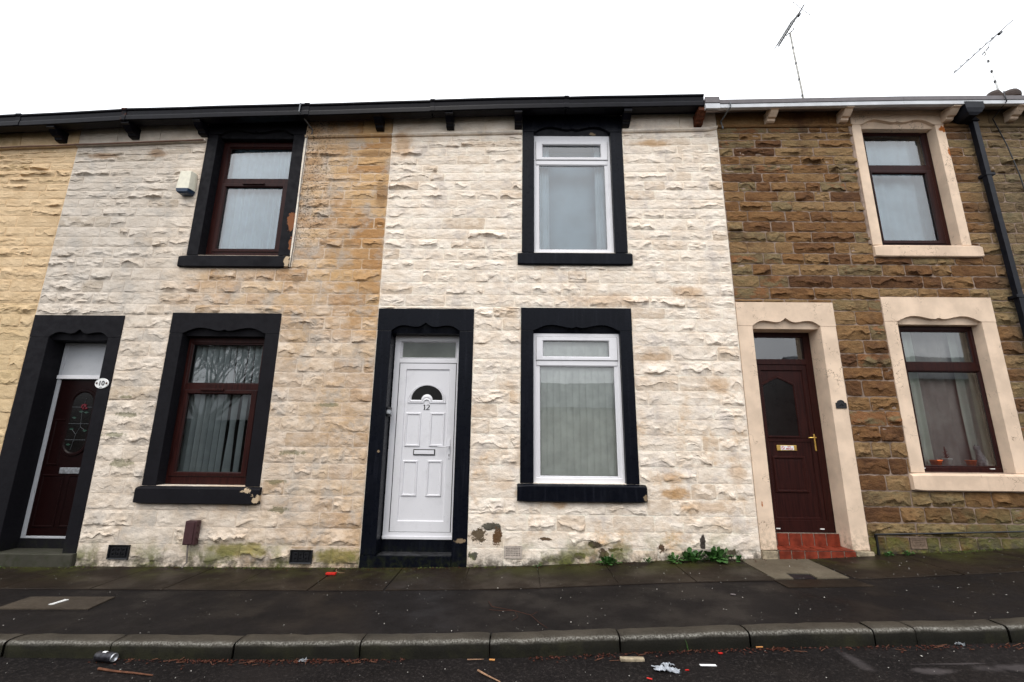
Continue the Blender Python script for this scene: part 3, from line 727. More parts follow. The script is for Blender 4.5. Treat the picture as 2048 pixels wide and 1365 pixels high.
def bead(house, parent, g, y, mat, w=.012):
    a, b, c, d = g
    B().ring([(a-w, b+w, c-w, d+w, y+.02), (a-w, b+w, c-w, d+w, y-.002), (a, b, c, d, y+.012), (a, b, c, d, y+.022)]).mk('glazing_bead', mat, parent)
def pane(parent, g, y, mat='glass'):
    a, b, c, d = g
    mk('pane', [(a-.004, y, c-.004), (b+.004, y, c-.004), (b+.004, y, d+.004), (a-.004, y, d+.004)], [(0, 1, 2, 3)], mat, parent)
def window(house, key, mat, tg, bg, topsash=False, botsash=False, zbar=None, label=None):
    """frame, transom bar, top light tg and bottom light bg (x0,x1,z0,z1 of the glass)"""
    o = OPEN[key]; a, b = o['xi']; rec = o['rec']; z0 = o['zs']-.006; z1 = o['zj']-.026
    y0 = rec; fr_y = y0
    # outer frame > everything
    x0i, x1i = min(tg[0], bg[0]), max(tg[1], bg[1])
    m_ = .045
    IL, IR = x0i-(.045 if topsash else .018), x1i+(.045 if topsash else .018)
    IL = max(IL, a+.03); IR = min(IR, b-.03)
    IT = tg[3]+(.05 if topsash else .018); IB = bg[2]-(.05 if botsash else .018)
    IT = min(IT, z1-.02); IB = max(IB, z0+.02)
    w = B()
    w.ring([(a+.001, b-.001, z0, z1, y0+.07), (a+.001, b-.001, z0, z1, y0+.003), (a+.006, b-.006, z0+.005, z1-.005, y0), (IL-.01, IR+.01, IB-.01, IT+.01, y0), (IL, IR, IB, IT, y0+.012), (IL, IR, IB, IT, y0+.07)])
    fr = w.mk('window', mat, house, label=label)
    zm0, zm1 = bg[3], tg[2]
    tb0 = zm0+(.045 if botsash else .016); tb1 = zm1-(.045 if topsash else .016)
    if tb1-tb0 < .025: c_ = (tb0+tb1)/2; tb0, tb1 = c_-.014, c_+.014
    box('transom', IL-.002, IR+.002, y0+.001, y0+.068, tb0, tb1, mat, fr, .004)
    for g, sash, lo, hi in ((tg, topsash, tb1, IT), (bg, botsash, IB, tb0)):
        if sash:
            ox0, ox1, oz0, oz1 = IL-.006, IR+.006, max(g[2]-.052, lo-.008), min(g[3]+.055, hi+.008)
            y = y0-.012
            B().ring([(ox0, ox1, oz0, oz1, y0+.05), (ox0, ox1, oz0, oz1, y+.004), (ox0+.005, ox1-.005, oz0+.005, oz1-.005, y), (g[0]-.012, g[1]+.012, g[2]-.012, g[3]+.012, y), (g[0], g[1], g[2], g[3], y+.014), (g[0], g[1], g[2], g[3], y+.04)]).mk('sash', mat, fr)
            B().ring([(ox0-.004, ox1+.004, oz0-.004, oz1+.004, y0-.001), (ox0-.004, ox1+.004, oz0-.004, oz1+.004, y0-.003), (ox0+.004, ox1-.004, oz0+.004, oz1-.004, y0-.003)]).mk('gasket', 'gasket', fr)
        else:
            ox = (IL, IR, lo, hi); y = y0
            B().ring([(ox[0]-.001, ox[1]+.001, ox[2]-.001, ox[3]+.001, y0+.05), (ox[0]-.001, ox[1]+.001, ox[2]-.001, ox[3]+.001, y+.012), (g[0]-.008, g[1]+.008, g[2]-.008, g[3]+.008, y+.010), (g[0], g[1], g[2], g[3], y+.02), (g[0], g[1], g[2], g[3], y+.05)]).mk('glazing_bead', mat, fr)
        e = .003
        B().ring([(g[0]-.001, g[1]+.001, g[2]-.001, g[3]+.001, y0+.0205-(.012 if sash else 0)), (g[0]+e, g[1]-e, g[2]+e, g[3]-e, y0+.024-(.012 if sash else 0))]).mk('gasket', 'gasket', fr)
        pane(fr, g, y0+.026)
    # filler between the frame and the stone
    return fr
def slats(parent, x0, x1, z0, z1, y, n, ang, mat, jit=.0, gap=0, broken=()):
    w = (x1-x0)/n
    for i in range(n):
        cx = x0+w*(i+.5); a = ang+(rnd()-.5)*jit; hw = w*(.56-gap); tilt = broken[i] if isinstance(broken, dict) and i in broken else 0
        dx, dy = hw*math.cos(a), hw*math.sin(a); cu = .006
        V = []
        for (z, t) in ((z1, 0), ((z0+z1)/2, .5), (z0, 1)):
            sx = tilt*t
            V += [(cx-dx+sx, y-dy, z), (cx+sx+cu*math.sin(a), y-cu, z), (cx+dx+sx, y+dy, z)]
        mk('blind_slat', V, [(0, 1, 4, 3), (1, 2, 5, 4), (3, 4, 7, 6), (4, 5, 8, 7)], mat, parent, smooth=True)
def curtain(parent, x0, x1, z0, z1, y, mat, waves=8, amp=.02, name='curtain', flare=0, seed=0):
    n = int(max(16, waves*8)); V = []; F = []; R = 6
    for i in range(n+1):
        u = i/n
        for k in range(R+1):
            t = k/R; xx = x0+(x1-x0)*u+flare*t*t*(1-u)+noise.noise(Vector((u*5, t*2, seed)))*.01
            V.append((xx, y+amp*math.sin(u*waves*2*PI+noise.noise(Vector((u*4, t, seed)))*2.5)*(.6+.4*t), z1+(z0-z1)*t))
    for i in range(n):
        for k in range(R): F.append((i*(R+1)+k, (i+1)*(R+1)+k, (i+1)*(R+1)+k+1, i*(R+1)+k+1))
    return mk(name, V, F, mat, parent, smooth=True)
def text(body, x, y, z, size, mat, parent, name='number', ext=.0015, bold=0):
    cu = bpy.data.curves.new('t', 'FONT'); cu.body = body; cu.size = size; cu.align_x = 'CENTER'; cu.align_y = 'CENTER'; cu.extrude = ext; cu.offset = bold
    ob = bpy.data.objects.new('t', cu); C.objects.link(ob); bpy.context.view_layer.update()
    me = ob.to_mesh(); V = [(x+v.co.x, y-v.co.z, z+v.co.y) for v in me.vertices]; F = [tuple(p.vertices) for p in me.polygons]
    ob.to_mesh_clear(); bpy.data.objects.remove(ob); bpy.data.curves.remove(cu)
    return mk(name, V, F, mat, parent)

hH8 = root('terraced_house', (-8.8, 0, ZG(-8.8)), 'terraced house with ochre yellow painted stone wall at the left edge', 'house', 'terraced houses')
hH10 = root('terraced_house', (-4.15, 0, ZG(-4.15)), 'terraced house number 10 with greyish white painted stone and charcoal surrounds', 'house', 'terraced houses')
hH12 = root('terraced_house', (.55, 0, ZG(.55)), 'cream painted terraced house number 12 with white door and glossy black surrounds', 'house', 'terraced houses')
hH14 = root('terraced_house', (5.3, 0, ZG(5.3)), 'unpainted brown sandstone terraced house with peach surrounds and red tiled step', 'house', 'terraced houses')
HS = [(hH8, -11.2, -6.512, 'ochre', ROWS_L), (hH10, -6.512, -1.862, 'grey', ROWS_L), (hH12, -1.862, 2.926, 'cream', ROWS_L), (hH14, 2.926, 12.4, 'bare', ROWS_R)]
for h, a, b, k, rows in HS:
    wall_back(h, a, b, MAT[k+'_mortar'], rows)
    n = lay_stones(h, a, b, rows, MAT[k],   .014 if k != 'bare' else .015, .006 if k != 'bare' else .004, flat=.36 if k != 'bare' else .2, hi=1.0 if k != 'bare' else 1.6)
    sk = [OPEN[q]['x'] for q in ('w10u', 'w12u', 'w14u') if a < OPEN[q]['x'][0] < b]
    sk = [(p-.005, q+.005) for p, q in sk]
    band_course(h, a+.003, b-.003, MAT[k], sk, .035 if k != 'bare' else .025)

for key, h, m_, jm in (('d10', hH10, 'charcoal', None), ('w10g', hH10, 'charcoal', None), ('w10u', hH10, 'charcoal', 'charcoal_rust'), ('d12', hH12, 'black', None), ('w12g', hH12, 'black', None), ('w12u', hH12, 'black', None), ('d14', hH14, 'peach', None), ('w14g', hH14, 'peach', None), ('w14u', hH14, 'peach', None)):
    surround(h, key, m_, jm=jm)

# windows
w = window(hH10, 'w10u', 'mahogany', (-4.33, -3.412, 5.238, 5.735), (-4.30, -3.464, 4.112, 5.085), botsash=True)
curtain(hH10, -4.42, -3.34, 3.97, 5.84, .27, 'net', 9, .022, 'net_curtain', seed=1)
box('trickle_vent', -4.05, -3.73, .105, .127, 5.118, 5.142, 'mahogany', w, .004)
w = window(hH10, 'w10g', 'mahogany', (-4.392, -3.449, 2.19, 2.708), (-4.346, -3.508, 1.046, 2.039), botsash=True)
box('trickle_vent', -4.18, -3.87, .105, .127, 2.082, 2.108, 'mahogany', w, .004)
slats(hH10, -4.43, -3.37, .92, 2.74, .27, 13, .75, 'blind_dark', .2, .16, {7: .06, 8: -.07, 10: .05, 11: -.04})
w = window(hH12, 'w12u', 'white', (.362, 1.211, 5.552, 5.75), (.313, 1.262, 4.103, 5.412), topsash=True)
curtain(hH12, .25, .46, 4.04, 5.86, .2, 'net', 3, .012, seed=3); curtain(hH12, 1.14, 1.34, 4.04, 5.86, .2, 'net', 3, .012, seed=4)
curtain(hH12, .25, 1.34, 4.04, 5.86, .40, 'blue_reflection', 2, .010, 'net_curtain', seed=7)  # sheet added behind the sheers, painting the sky reflection into the pane
w = window(hH12, 'w12g', 'white', (.355, 1.225, 2.571, 2.778), (.313, 1.284, 1.051, 2.434), topsash=True)
slats(hH12, .24, 1.355, .985, 2.87, .155, 13, .16, 'blind', .08)
w = window(hH14, 'w14u', 'mahogany', (5.19, 6.026, 5.506, 6.0), (5.192, 5.972, 4.3, 5.354), botsash=True)
curtain(hH14, 5.0, 6.35, 4.36, 6.04, .34, 'net', 7, .02, 'net_curtain', seed=9)
w = window(hH14, 'w14g', 'mahogany', (5.2, 6.08, 2.557, 2.968), (5.198, 6.105, 1.222, 2.418), botsash=False)
curtain(hH14, 5.1, 5.50, 1.2, 3.04, .36, 'cloth', 4, .025, seed=11, flare=.05); curtain(hH14, 6.0, 6.37, 1.2, 3.04, .36, 'cloth', 3, .025, seed=12)
curtain(hH14, 5.46, 6.06, 1.2, 3.04, .43, 'mauve', 4, .02, 'net_curtain', seed=15)  # middle net coloured to carry the brick reflection
box('drain_cap', 5.12, 5.17, .133, .141, 1.185, 1.195, 'enamel', w); box('drain_cap', 5.98, 6.04, .133, .141, 1.185, 1.195, 'enamel', w)
box('window_board', 5.04, 6.15, .205, .42, 1.17, 1.215, 'white_dim', hH14)

# ---- doors
def ringpoly(loops_, mat, parent, name='moulding', cap=False):
    return B().loops([[(x, y, z) for x, z in L] for L, y in loops_], cap1=cap).mk(name, mat, parent)
def rectmould(parent, x0, x1, z0, z1, y, mat, w=.022, h=.012, name='panel'):
    B().ring([(x0, x1, z0, z1, y), (x0+w*.3, x1-w*.3, z0+w*.3, z1-w*.3, y-h), (x0+w*.7, x1-w*.7, z0+w*.7, z1-w*.7, y-h), (x0+w, x1-w, z0+w, z1-w, y-.001), (x0+w*1.6, x1-w*1.6, z0+w*1.6, z1-w*1.6, y-.002)], cap=True).mk(name, mat, parent)
# number 12: white
o = OPEN['d12']; a, b = o['xi']; y = .2
fr = B().ring([(a+.012, b-.004, .272, 2.868, y+.07), (a+.012, b-.004, .272, 2.868, y), (-1.585, -.802, .345, 2.80, y), (-1.58, -.807, .35, 2.795, y+.014), (-1.58, -.807, .35, 2.795, y+.07)]).mk('door_frame', 'white', hH12)
box('transom', -1.584, -.803, y-.004, y+.06, 2.492, 2.548, 'white', fr, .004)
B().ring([(-1.582, -.805, 2.546, 2.797, y+.02), (-1.565, -.822, 2.562, 2.785, y+.008), (-1.553, -.834, 2.572, 2.775, y+.03)]).mk('glazing_bead', 'white', fr)
mk('pane', [(-1.556, y+.028, 2.57), (-.83, y+.028, 2.57), (-.83, y+.028, 2.778), (-1.556, y+.028, 2.778)], [(0, 1, 2, 3)], 'glass_frost', fr)
box('threshold', a+.012, b-.006, y-.022, y+.02, .268, .302, 'white', fr, .004)
dy = y+.004
dr = B().ring([(-1.572, -.815, .352, 2.486, dy+.06), (-1.572, -.815, .352, 2.486, dy), (-1.486, -.897, .475, 2.408, dy), (-1.476, -.907, .485, 2.398, dy+.016)], cap=True).mk('door', 'white', hH12, label='white plastic front door with arched light and four raised panels')
B().ring([(-1.580, -.807, .344, 2.494, dy+.001), (-1.575, -.812, .349, 2.489, dy+.0005), (-1.571, -.816, .353, 2.485, dy+.001)]).mk('gasket', 'gasket', dr)
py = dy+.016
for (p, q, r, s) in ((-1.460, -1.252, 1.388, 1.828), (-1.138, -.937, 1.39, 1.83), (-1.464, -1.262, .772, 1.217), (-1.147, -.945, .769, 1.22)): rectmould(dr, p, q, r, s, py, MAT['white'], .03, .014)
cx, cz = -1.190, 1.953
def fan(R, r, base, n=28):
    P = [(cx-R*math.cos(PI*i/n), cz+base+(R*.965)*math.sin(PI*i/n)) for i in range(n+1)]
    Q = [(cx+r*math.cos(PI*i/n), cz+base+r*math.sin(PI*i/n)) for i in range(n+1)]
    return P+Q
ringpoly([(fan(.258, .036, 0), py), (fan(.250, .042, .006), py-.014), (fan(.236, .054, .012), py-.008), (fan(.222, .064, .022), py-.014), (fan(.205, .078, .044), py+.001)], 'white', dr, 'fanlight_moulding')
P = fan(.207, .076, .042); n_ = 28
mk('fanlight', [(x, py-.001, z) for x, z in P], [(i, i+1, 2*n_-i, 2*n_+1-i) for i in range(n_)], 'glass_dark', dr)
# "12" in serif numerals, built from strokes
def numeral12(parent, cx, y, cz, h, mat):
    g = B(); t = h*.13
    x = cx-h*.36
    g.box(x-t*.55, x+t*.75, y-.003, y, cz-h/2, cz+h/2); g.box(x-t*1.7, x+t*1.9, y-.0032, y, cz-h/2, cz-h/2+t*.55); g.box(x-t*1.6, x-t*.4, y-.0032, y, cz+h/2-t*1.2, cz+h/2-t*.5)
    pts = [(-.28, .28), (-.22, .42), (0, .5), (.2, .43), (.27, .25), (.2, .05), (0, -.15), (-.2, -.33), (-.3, -.46)]
    wd = [.06, .05, .05, .08, .14, .13, .08, .06, .05]
    L = []
    for i, (px, pz) in enumerate(pts):
        q0 = pts[max(0, i-1)]; q1 = pts[min(len(pts)-1, i+1)]; d = Vector((q1[0]-q0[0], q1[1]-q0[1])).normalized(); nrm = (-d.y, d.x)
        A = (cx+h*.3+h*(px+nrm[0]*wd[i]/1.6), cz+h*(pz+nrm[1]*wd[i]/1.6)); Bq = (cx+h*.3+h*(px-nrm[0]*wd[i]/1.6), cz+h*(pz-nrm[1]*wd[i]/1.6))
        L.append([(A[0], y, A[1]), (A[0], y-.003, A[1]), (Bq[0], y-.003, Bq[1]), (Bq[0], y, Bq[1])])
    g.loops(L, cap0=True, cap1=True)
    g.box(cx+h*.3-h*.31, cx+h*.3+h*.28, y-.0034, y, cz-h/2, cz-h/2+t*1.0); g.box(cx+h*.3+h*.23, cx+h*.3+h*.31, y-.0036, y, cz-h/2, cz-h/2+t*1.7)
    g.mk('number', mat, parent)
numeral12(dr, -1.192, py-.001, 1.898, .068, 'ink')
box('letter_plate_rim', -1.332, -1.048, py-.010, py, 1.280, 1.357, 'gasket', dr, .004); box('letter_plate', -1.320, -1.060, py-.016, py-.009, 1.294, 1.345, 'steel', dr, .003).data.materials[0] = MAT['white']
box('handle_plate', -.878, -.848, dy-.010, dy+.002, 1.24, 1.488, 'white', dr, .006)
hd = B().tube([(-.863, dy-.005, 1.395), (-.863, dy-.045, 1.395), (-.88, dy-.05, 1.395), (-1.01, dy-.048, 1.385)], .008, 8).mk('handle', 'white', dr, smooth=True)
box('lock', -.868, -.858, dy-.013, dy-.009, 1.27, 1.30, 'gasket', dr)
# step and riser of number 12
B().ring([(-1.858, -.762, -.10, .118, .26), (-1.858, -.762, -.10, .118, .004), (-1.85, -.765, -.10, .114, -.003)], cap=True).mk('step', 'black', hH12)
box('riser', a+.002, b-.002, .192, .26, .119, .270, 'black', hH12)
box('scratched_tread', -1.655, -.77, .012, .19, .1185, .1225, plain('worn_black_tread', (.03, .03, .032), .5, .3, .6, 12, .3), hH12)
# key safe
ks = root('key_safe', (-1.655, .14, 1.77), 'small black key safe on the left reveal beside the white door', 'key safe')
box('case', -1.667, -1.625, .05, .135, 1.765, 1.885, 'iron', ks, .008); box('dial', -1.624, -1.619, .07, .115, 1.79, 1.84, 'steel', ks, .002); box('bracket', -1.667, -1.617, .038, .048, 1.80, 1.85, 'steel', ks)

# number 14: mahogany
o = OPEN['d14']; a, b = o['xi']; y = .25
fr = B().ring([(a+.002, b-.002, .395, 2.966, y+.07), (a+.002, b-.002, .395, 2.966, y), (3.235, 3.925, .53, 2.905, y), (3.24, 3.92, .535, 2.9, y+.014), (3.24, 3.92, .535, 2.9, y+.07)]).mk('door_frame', 'mahogany', hH14)
box('transom', 3.236, 3.924, y-.004, y+.06, 2.52, 2.595, 'mahogany', fr, .004)
mk('pane', [(3.24, y+.03, 2.59), (3.92, y+.03, 2.59), (3.92, y+.03, 2.9), (3.24, y+.03, 2.9)], [(0, 1, 2, 3)], 'glass', fr)
mk('blind', [(3.24, y+.075, 2.58), (3.92, y+.075, 2.58), (3.92, y+.075, 2.9), (3.24, y+.075, 2.9)], [(0, 1, 2, 3)], 'dark', fr)
dy = y+.006
dr = B().ring([(3.243, 3.918, .50, 2.515, dy+.06), (3.243, 3.918, .50, 2.515, dy), (3.30, 3.862, .56, 2.445, dy), (3.31, 3.852, .57, 2.435, dy+.016)], cap=True).mk('door', 'mahogany', hH14, label='dark mahogany front door with a pointed glazed panel')
py = dy+.016
def house_shape(e):
    return [(3.318+e, 1.575+e), (3.718-e, 1.575+e), (3.718-e, 2.235-e), (3.63-e*.5, 2.285-e), (3.518, 2.335-e*1.2), (3.41+e*.5, 2.285-e), (3.318+e, 2.235-e)]
ringpoly([(house_shape(-.03), py), (house_shape(-.02), py-.014), (house_shape(-.006), py-.014), (house_shape(.0), py-.004)], 'mahogany', dr, 'glazing_moulding')
mk('pane', [(x, py-.003, z) for x, z in house_shape(0)], [tuple(range(7))], 'glass_dark', dr)
rectmould(dr, 3.33, 3.76, .86, 1.32, py, MAT['mahogany'], .04, .014)
B().ring([(3.30, 3.86, 1.495, 1.535, py), (3.305, 3.855, 1.5, 1.53, py-.008)], cap=True).mk('moulding', 'mahogany', dr)
box('letter_plate', 3.405, 3.665, py-.012, py-.001, 1.385, 1.455, 'brass', dr, .004)
stk = box('sticker', 3.455, 3.625, py-.0145, py-.0125, 1.395, 1.448, 'sticker', dr)
text('NO', 3.565, py-.0150, 1.4345, .027, 'red', dr, 'lettering', .0003, .0006); text('MENUS', 3.565, py-.0150, 1.409, .027, 'red', dr, 'lettering', .0003, .0006)
g = B(); c0 = (3.484, 1.4215)
g.loops([[(c0[0]+r*math.cos(2*PI*i/20), py-.0152, c0[1]+r*math.sin(2*PI*i/20)) for i in range(20)] for r in (.021, .0165)])
g.add([(c0[0]-.014, py-.0153, c0[1]+.010), (c0[0]-.010, py-.0153, c0[1]+.014), (c0[0]+.014, py-.0153, c0[1]-.010), (c0[0]+.010, py-.0153, c0[1]-.014)], [(0, 1, 2, 3)])
g.mk('prohibition_sign', 'red', dr)
box('handle_plate', 3.893, 3.913, dy-.010, dy+.002, 1.385, 1.60, 'brass', dr, .004)
B().tube([(3.903, dy-.005, 1.555), (3.903, dy-.045, 1.555), (3.895, dy-.05, 1.555), (3.80, dy-.048, 1.552)], .008, 8).mk('handle', 'brass', dr, smooth=True)
box('drain_cap', 3.27, 3.32, y-.012, y-.001, .43, .442, 'enamel', fr); box('drain_cap', 3.82, 3.87, y-.012, y-.001, .43, .442, 'enamel', fr)
# tiled steps
st = B(); st.box(a-.003, b+.012, -.028, .24, .0, .238); st.box(a, b, .205, .32, .2, .39); st = st.mk('tiled_step', 'grout', hH14)
def tiles(xs, f, nm='tile'):
    for p, q in zip(xs, xs[1:]): f(p+.003, q-.003)
xsl = [3.118, 3.27, 3.425, 3.58, 3.735, 3.89, 4.03]
tiles(xsl, lambda p, q: box('tile', p+.003, q-.003, -.036, -.0285, .085, .232, 'terracotta', st, .003))
tiles([3.125, 3.275, 3.43, 3.585, 3.74, 3.895, 4.02], lambda p, q: (box('tile', p+.003, q-.003, -.038, .082, .2385, .2485, 'terracotta', st, .003), box('tile', p+.003, q-.003, .088, .204, .2385, .2485, 'terracotta', st, .003)))
tiles([3.127, 3.24, 3.39, 3.545, 3.70, 3.85, 4.017], lambda p, q: box('tile', p+.003, q-.003, .196, .2045, .246, .388, 'terracotta', st, .003))
box('plinth_block', 2.936, 3.118, -.03, .15, ZG(3)-.1, .228, 'plinth', hH14, .012); box('plinth_block', 4.035, 4.245, -.035, .15, ZG(4)-.1, .236, 'plinth', hH14, .012)

# number 10: dark door behind a white frame
o = OPEN['d10']; a, b = o['xi']; y = .24
g = B().ring([(a+.002, b-.002, .215, 2.735, y+.07), (a+.002, b-.002, .215, 2.735, y), (a+.045, b-.04, .235, 2.70, y), (a+.05, b-.045, .24, 2.695, y+.012), (a+.05, b-.045, .24, 2.695, y+.07)])
fr = g.mk('door_frame', 'white_dim', hH10)
box('transom', a+.006, b-.006, y-.02, y+.06, 2.235, 2.285, 'white', fr, .004)
box('transom_panel', a+.05, b-.045, y+.01, y+.05, 2.285, 2.70, 'white_dim', fr)
box('doormat', a+.05, b-.05, .06, .2, .0765, .083, 'soil', hH10)
dy = y+.012
dr = B().ring([(a+.052, b-.047, .242, 2.233, dy+.05), (a+.052, b-.047, .242, 2.233, dy)], cap=True).mk('door', 'dark_door', hH10, label='dark red brown door with an oval leaded light and a rose')
cxo, czo = -5.83, 1.66
def stad(r, h, n=12):
    P = [(cxo+r*math.cos(PI*i/n), czo+h+r*math.sin(PI*i/n)) for i in range(n+1)]+[(cxo-r*math.cos(PI*i/n), czo-h-r*math.sin(PI*i/n)) for i in range(n+1)]
    return P
ringpoly([(stad(.185, .26), dy), (stad(.175, .26), dy-.014), (stad(.15, .26), dy-.014), (stad(.135, .26), dy-.003)], 'dark_door', dr, 'glazing_moulding')
mk('pane', [(x, dy-.002, z) for x, z in stad(.137, .26)], [tuple(range(26))], 'glass_dark', dr)
g = B()
for z in (1.43, 1.64, 1.86): g.box(cxo-.135, cxo+.135, dy-.006, dy-.002, z-.003, z+.003)
g.tube([(cxo-.04, dy-.004, 1.3), (cxo-.01, dy-.004, 1.5), (cxo+.03, dy-.004, 1.6), (cxo+.01, dy-.004, 1.8), (cxo+.03, dy-.004, 1.98)], .003, 4)
g.tube([(cxo-.01, dy-.004, 1.5), (cxo-.07, dy-.004, 1.56)], .003, 4); g.tube([(cxo+.03, dy-.004, 1.6), (cxo+.09, dy-.004, 1.56)], .003, 4)
g.mk('lead_cames', plain('dull_lead', (.07, .075, .08), .5, .2), dr)
g = B()
for q in range(7):
    an = q*.9; rr = .012+.006*q; px, pz = cxo+.03+rr*math.cos(an), 1.87+rr*math.sin(an)*.8
    g.lathe([(.001, -.018), (.016, -.006), (.016, .006), (.001, .018)], (px, dy-.003, pz), 8)
g.mk('rose', plain('red_glass', (.12, .008, .015), .2, .5), dr)
g = B()
for (px, pz) in ((cxo+.0, 1.80), (cxo+.07, 1.79), (cxo-.08, 1.57), (cxo-.075, 1.72), (cxo+.1, 1.55), (cxo-.08, 1.37)):
    g.add([(px-.035, dy-.004, pz), (px, dy-.0045, pz-.015), (px+.035, dy-.004, pz), (px, dy-.0045, pz+.015)], [(0, 1, 2, 3)])
g.mk('glass_leaves', plain('green_glass', (.02, .05, .035), .2, .5), dr)
rectmould(dr, a+.09, -5.99, 1.1, 1.7, dy, MAT['dark_door'], .03, .01); rectmould(dr, a+.09, -5.86, .34, .99, dy, MAT['dark_door'], .03, .01); rectmould(dr, -5.82, b-.08, .34, .99, dy, MAT['dark_door'], .03, .01)
box('letter_plate', -5.94, -5.68, dy-.014, dy, 1.0, 1.075, 'steel', dr, .004)
B().ring([(-6.7, -5.27, -.2, .10, .3), (-6.7, -5.27, -.2, .10, -.045), (-6.69, -5.28, -.2, .092, -.055)], cap=True).mk('step', surround_paint('mossy_stone_step', (.05, .047, .035), .8, .2, moss=.9), hH10)
box('riser', a-.001, b+.001, .228, .29, .101, .213, 'charcoal', hH10)

# ---- number plaques
pl = root('number_plaque', (-5.395, -.004, 2.15), 'oval white enamel plaque reading 10 on the charcoal door jamb', 'plaque')
g = B(); nn = 28
E1 = lambda r, y_, k=1: [(-5.395+.091*r*math.cos(2*PI*i/nn), y_, 2.15+.067*r*math.sin(2*PI*i/nn)) for i in range(nn)]
g.loops([E1(1, -.003), E1(1, -.010), E1(.93, -.014), E1(.9, -.012)], cap1=True); g.mk('plate', 'enamel', pl, smooth=False)
text('10', -5.395, -.0145, 2.15, .082, 'ink', pl, 'number', .001, .002)
for sx in (-.062, .066):
    g = B(); g.lathe([(.001, -.016), (.011, -.004), (.011, .006), (.001, .016)], (-5.395+sx, -.0125, 2.152), 8); g.mk('painted_flower', 'rust', pl)
B().tube([(-5.41, -.0145, 2.098), (-5.395, -.0145, 2.103), (-5.38, -.0145, 2.098)], .003, 5).mk('painted_flourish', 'ink', pl)
pl = root('door_plaque', (4.13, -.004, 1.95), 'black arched cast plaque on the peach jamb beside the mahogany door', 'plaque')
def arch(e, y_):
    P = [(4.065+e, 1.918+e), (4.198-e, 1.918+e), (4.198-e, 1.988-e), (4.178-e, 1.990-e)]
    P += [(4.131+(.047-e)*math.cos(PI*i/10), 1.990-e+.034*math.sin(PI*i/10)) for i in range(1, 10)]
    P += [(4.084+e, 1.990-e), (4.065+e, 1.988-e)]
    return [(x, y_, z) for x, z in P]
B().loops([arch(0, -.003), arch(0, -.012), arch(.004, -.014), arch(.009, -.014), arch(.011, -.011)], cap1=True).mk('plate', 'iron', pl)
B().tube([(4.09, -.013, 1.94), (4.105, -.014, 1.962), (4.12, -.014, 1.95), (4.135, -.014, 1.975), (4.15, -.014, 1.95), (4.17, -.013, 1.965)], .003, 5).mk('relief', 'gutter', pl)

# ---- air bricks
for (p, q, r, s, mt, kind) in VENTS:
    h = hH10 if p < -1.9 else hH12 if q < 2.9 else hH14
    if kind == 'g':
        nx, nz = 9, 4; m_ = .022; g = B(); w_ = (q-p-2*m_)/nx; hh = (s-r-2*m_)/nz; yy = -.004
        g.ring([(p, q, r, s, .03), (p, q, r, s, yy), (p+m_, q-m_, r+m_, s-m_, yy+.001), (p+m_, q-m_, r+m_, s-m_, .03)])
        for i in range(nx+1): g.box(p+m_+w_*i-w_*.27, p+m_+w_*i+w_*.27, yy+.002, .03, r+m_, s-m_)
        for i in range(nz+1): g.box(p+m_, q-m_, yy+.003, .029, r+m_+hh*i-hh*.27, r+m_+hh*i+hh*.27)
        v = g.mk('air_brick', mt, h)
        box('void', p+.004, q-.004, .022, .031, r+.004, s-.004, 'dark', v)
    else:
        g = B().ring([(p, q, r, s, .03), (p, q, r, s, -.012), (p+.012, q-.012, r+.012, s-.012, -.008), (p+.012, q-.012, r+.012, s-.012, .008)], cap=True)
        v = g.mk('air_brick', mt, h)
        for i in range(3):
            for k in range(2):
                x_ = p+.035+(q-p-.07)*(i+.5)/3; z_ = r+.03+(s-r-.06)*(k+.5)/2
                B().ring([(x_-.026, x_+.026, z_-.022, z_+.022, .006), (x_-.026, x_+.026, z_-.022, z_+.022, -.006), (x_-.015, x_+.015, z_-.012, z_+.012, -.006), (x_-.015, x_+.015, z_-.012, z_+.012, .004)]).mk('grille', mt, v)

# ---- alarm box, cable box
al = root('alarm_box', (-4.73, -.01, 4.84), 'cream alarm box with navy base on the wall left of the upper brown window', 'alarm')
L = []
for (z, e, yf) in ((4.915, 0, -.115), (5.19, .012, -.10), (5.20, .018, -.09)):
    L.append([(-4.832+e, -.005, z), (-4.832+e, yf, z), (-4.655-e, yf, z), (-4.632-e, -.04, z), (-4.632-e, -.005, z)])
B().loops(L, cap0=True, cap1=True).mk('cover', 'alarm', al)
L = []
for (z, e, yf) in ((4.85, .03, -.09), (4.865, .012, -.112), (4.913, .002, -.117)):
    L.append([(-4.832+e, -.005, z), (-4.832+e, yf, z), (-4.655-e, yf, z), (-4.632-e, -.04, z), (-4.632-e, -.005, z)])
B().loops(L, cap0=True, cap1=True).mk('base', 'navy', al)
cb = root('cable_box', (-3.87, -.02, .22), 'maroon plastic cable box low on the wall under the brown window', 'cable box')
box('cover', -3.955, -3.815, -.085, -.01, .225, .495, 'cablebox', cb, .006)
box('lid', -3.948, -3.84, -.094, -.084, .235, .482, 'cablebox', cb, .004)
for z in (.29, .43): box('hinge', -3.972, -3.95, -.06, -.03, z-.012, z+.012, 'cablebox', cb, .003)
for z in (.30, .36, .44): box('clip', -3.818, -3.802, -.06, -.03, z-.01, z+.01, 'cablebox', cb, .003)
B().tube([(-3.91, -.05, .225), (-3.905, -.045, .13), (-3.9, -.035, .02), (-3.93, -.06, -.03)], .009, 6).mk('cable', 'wire', cb)

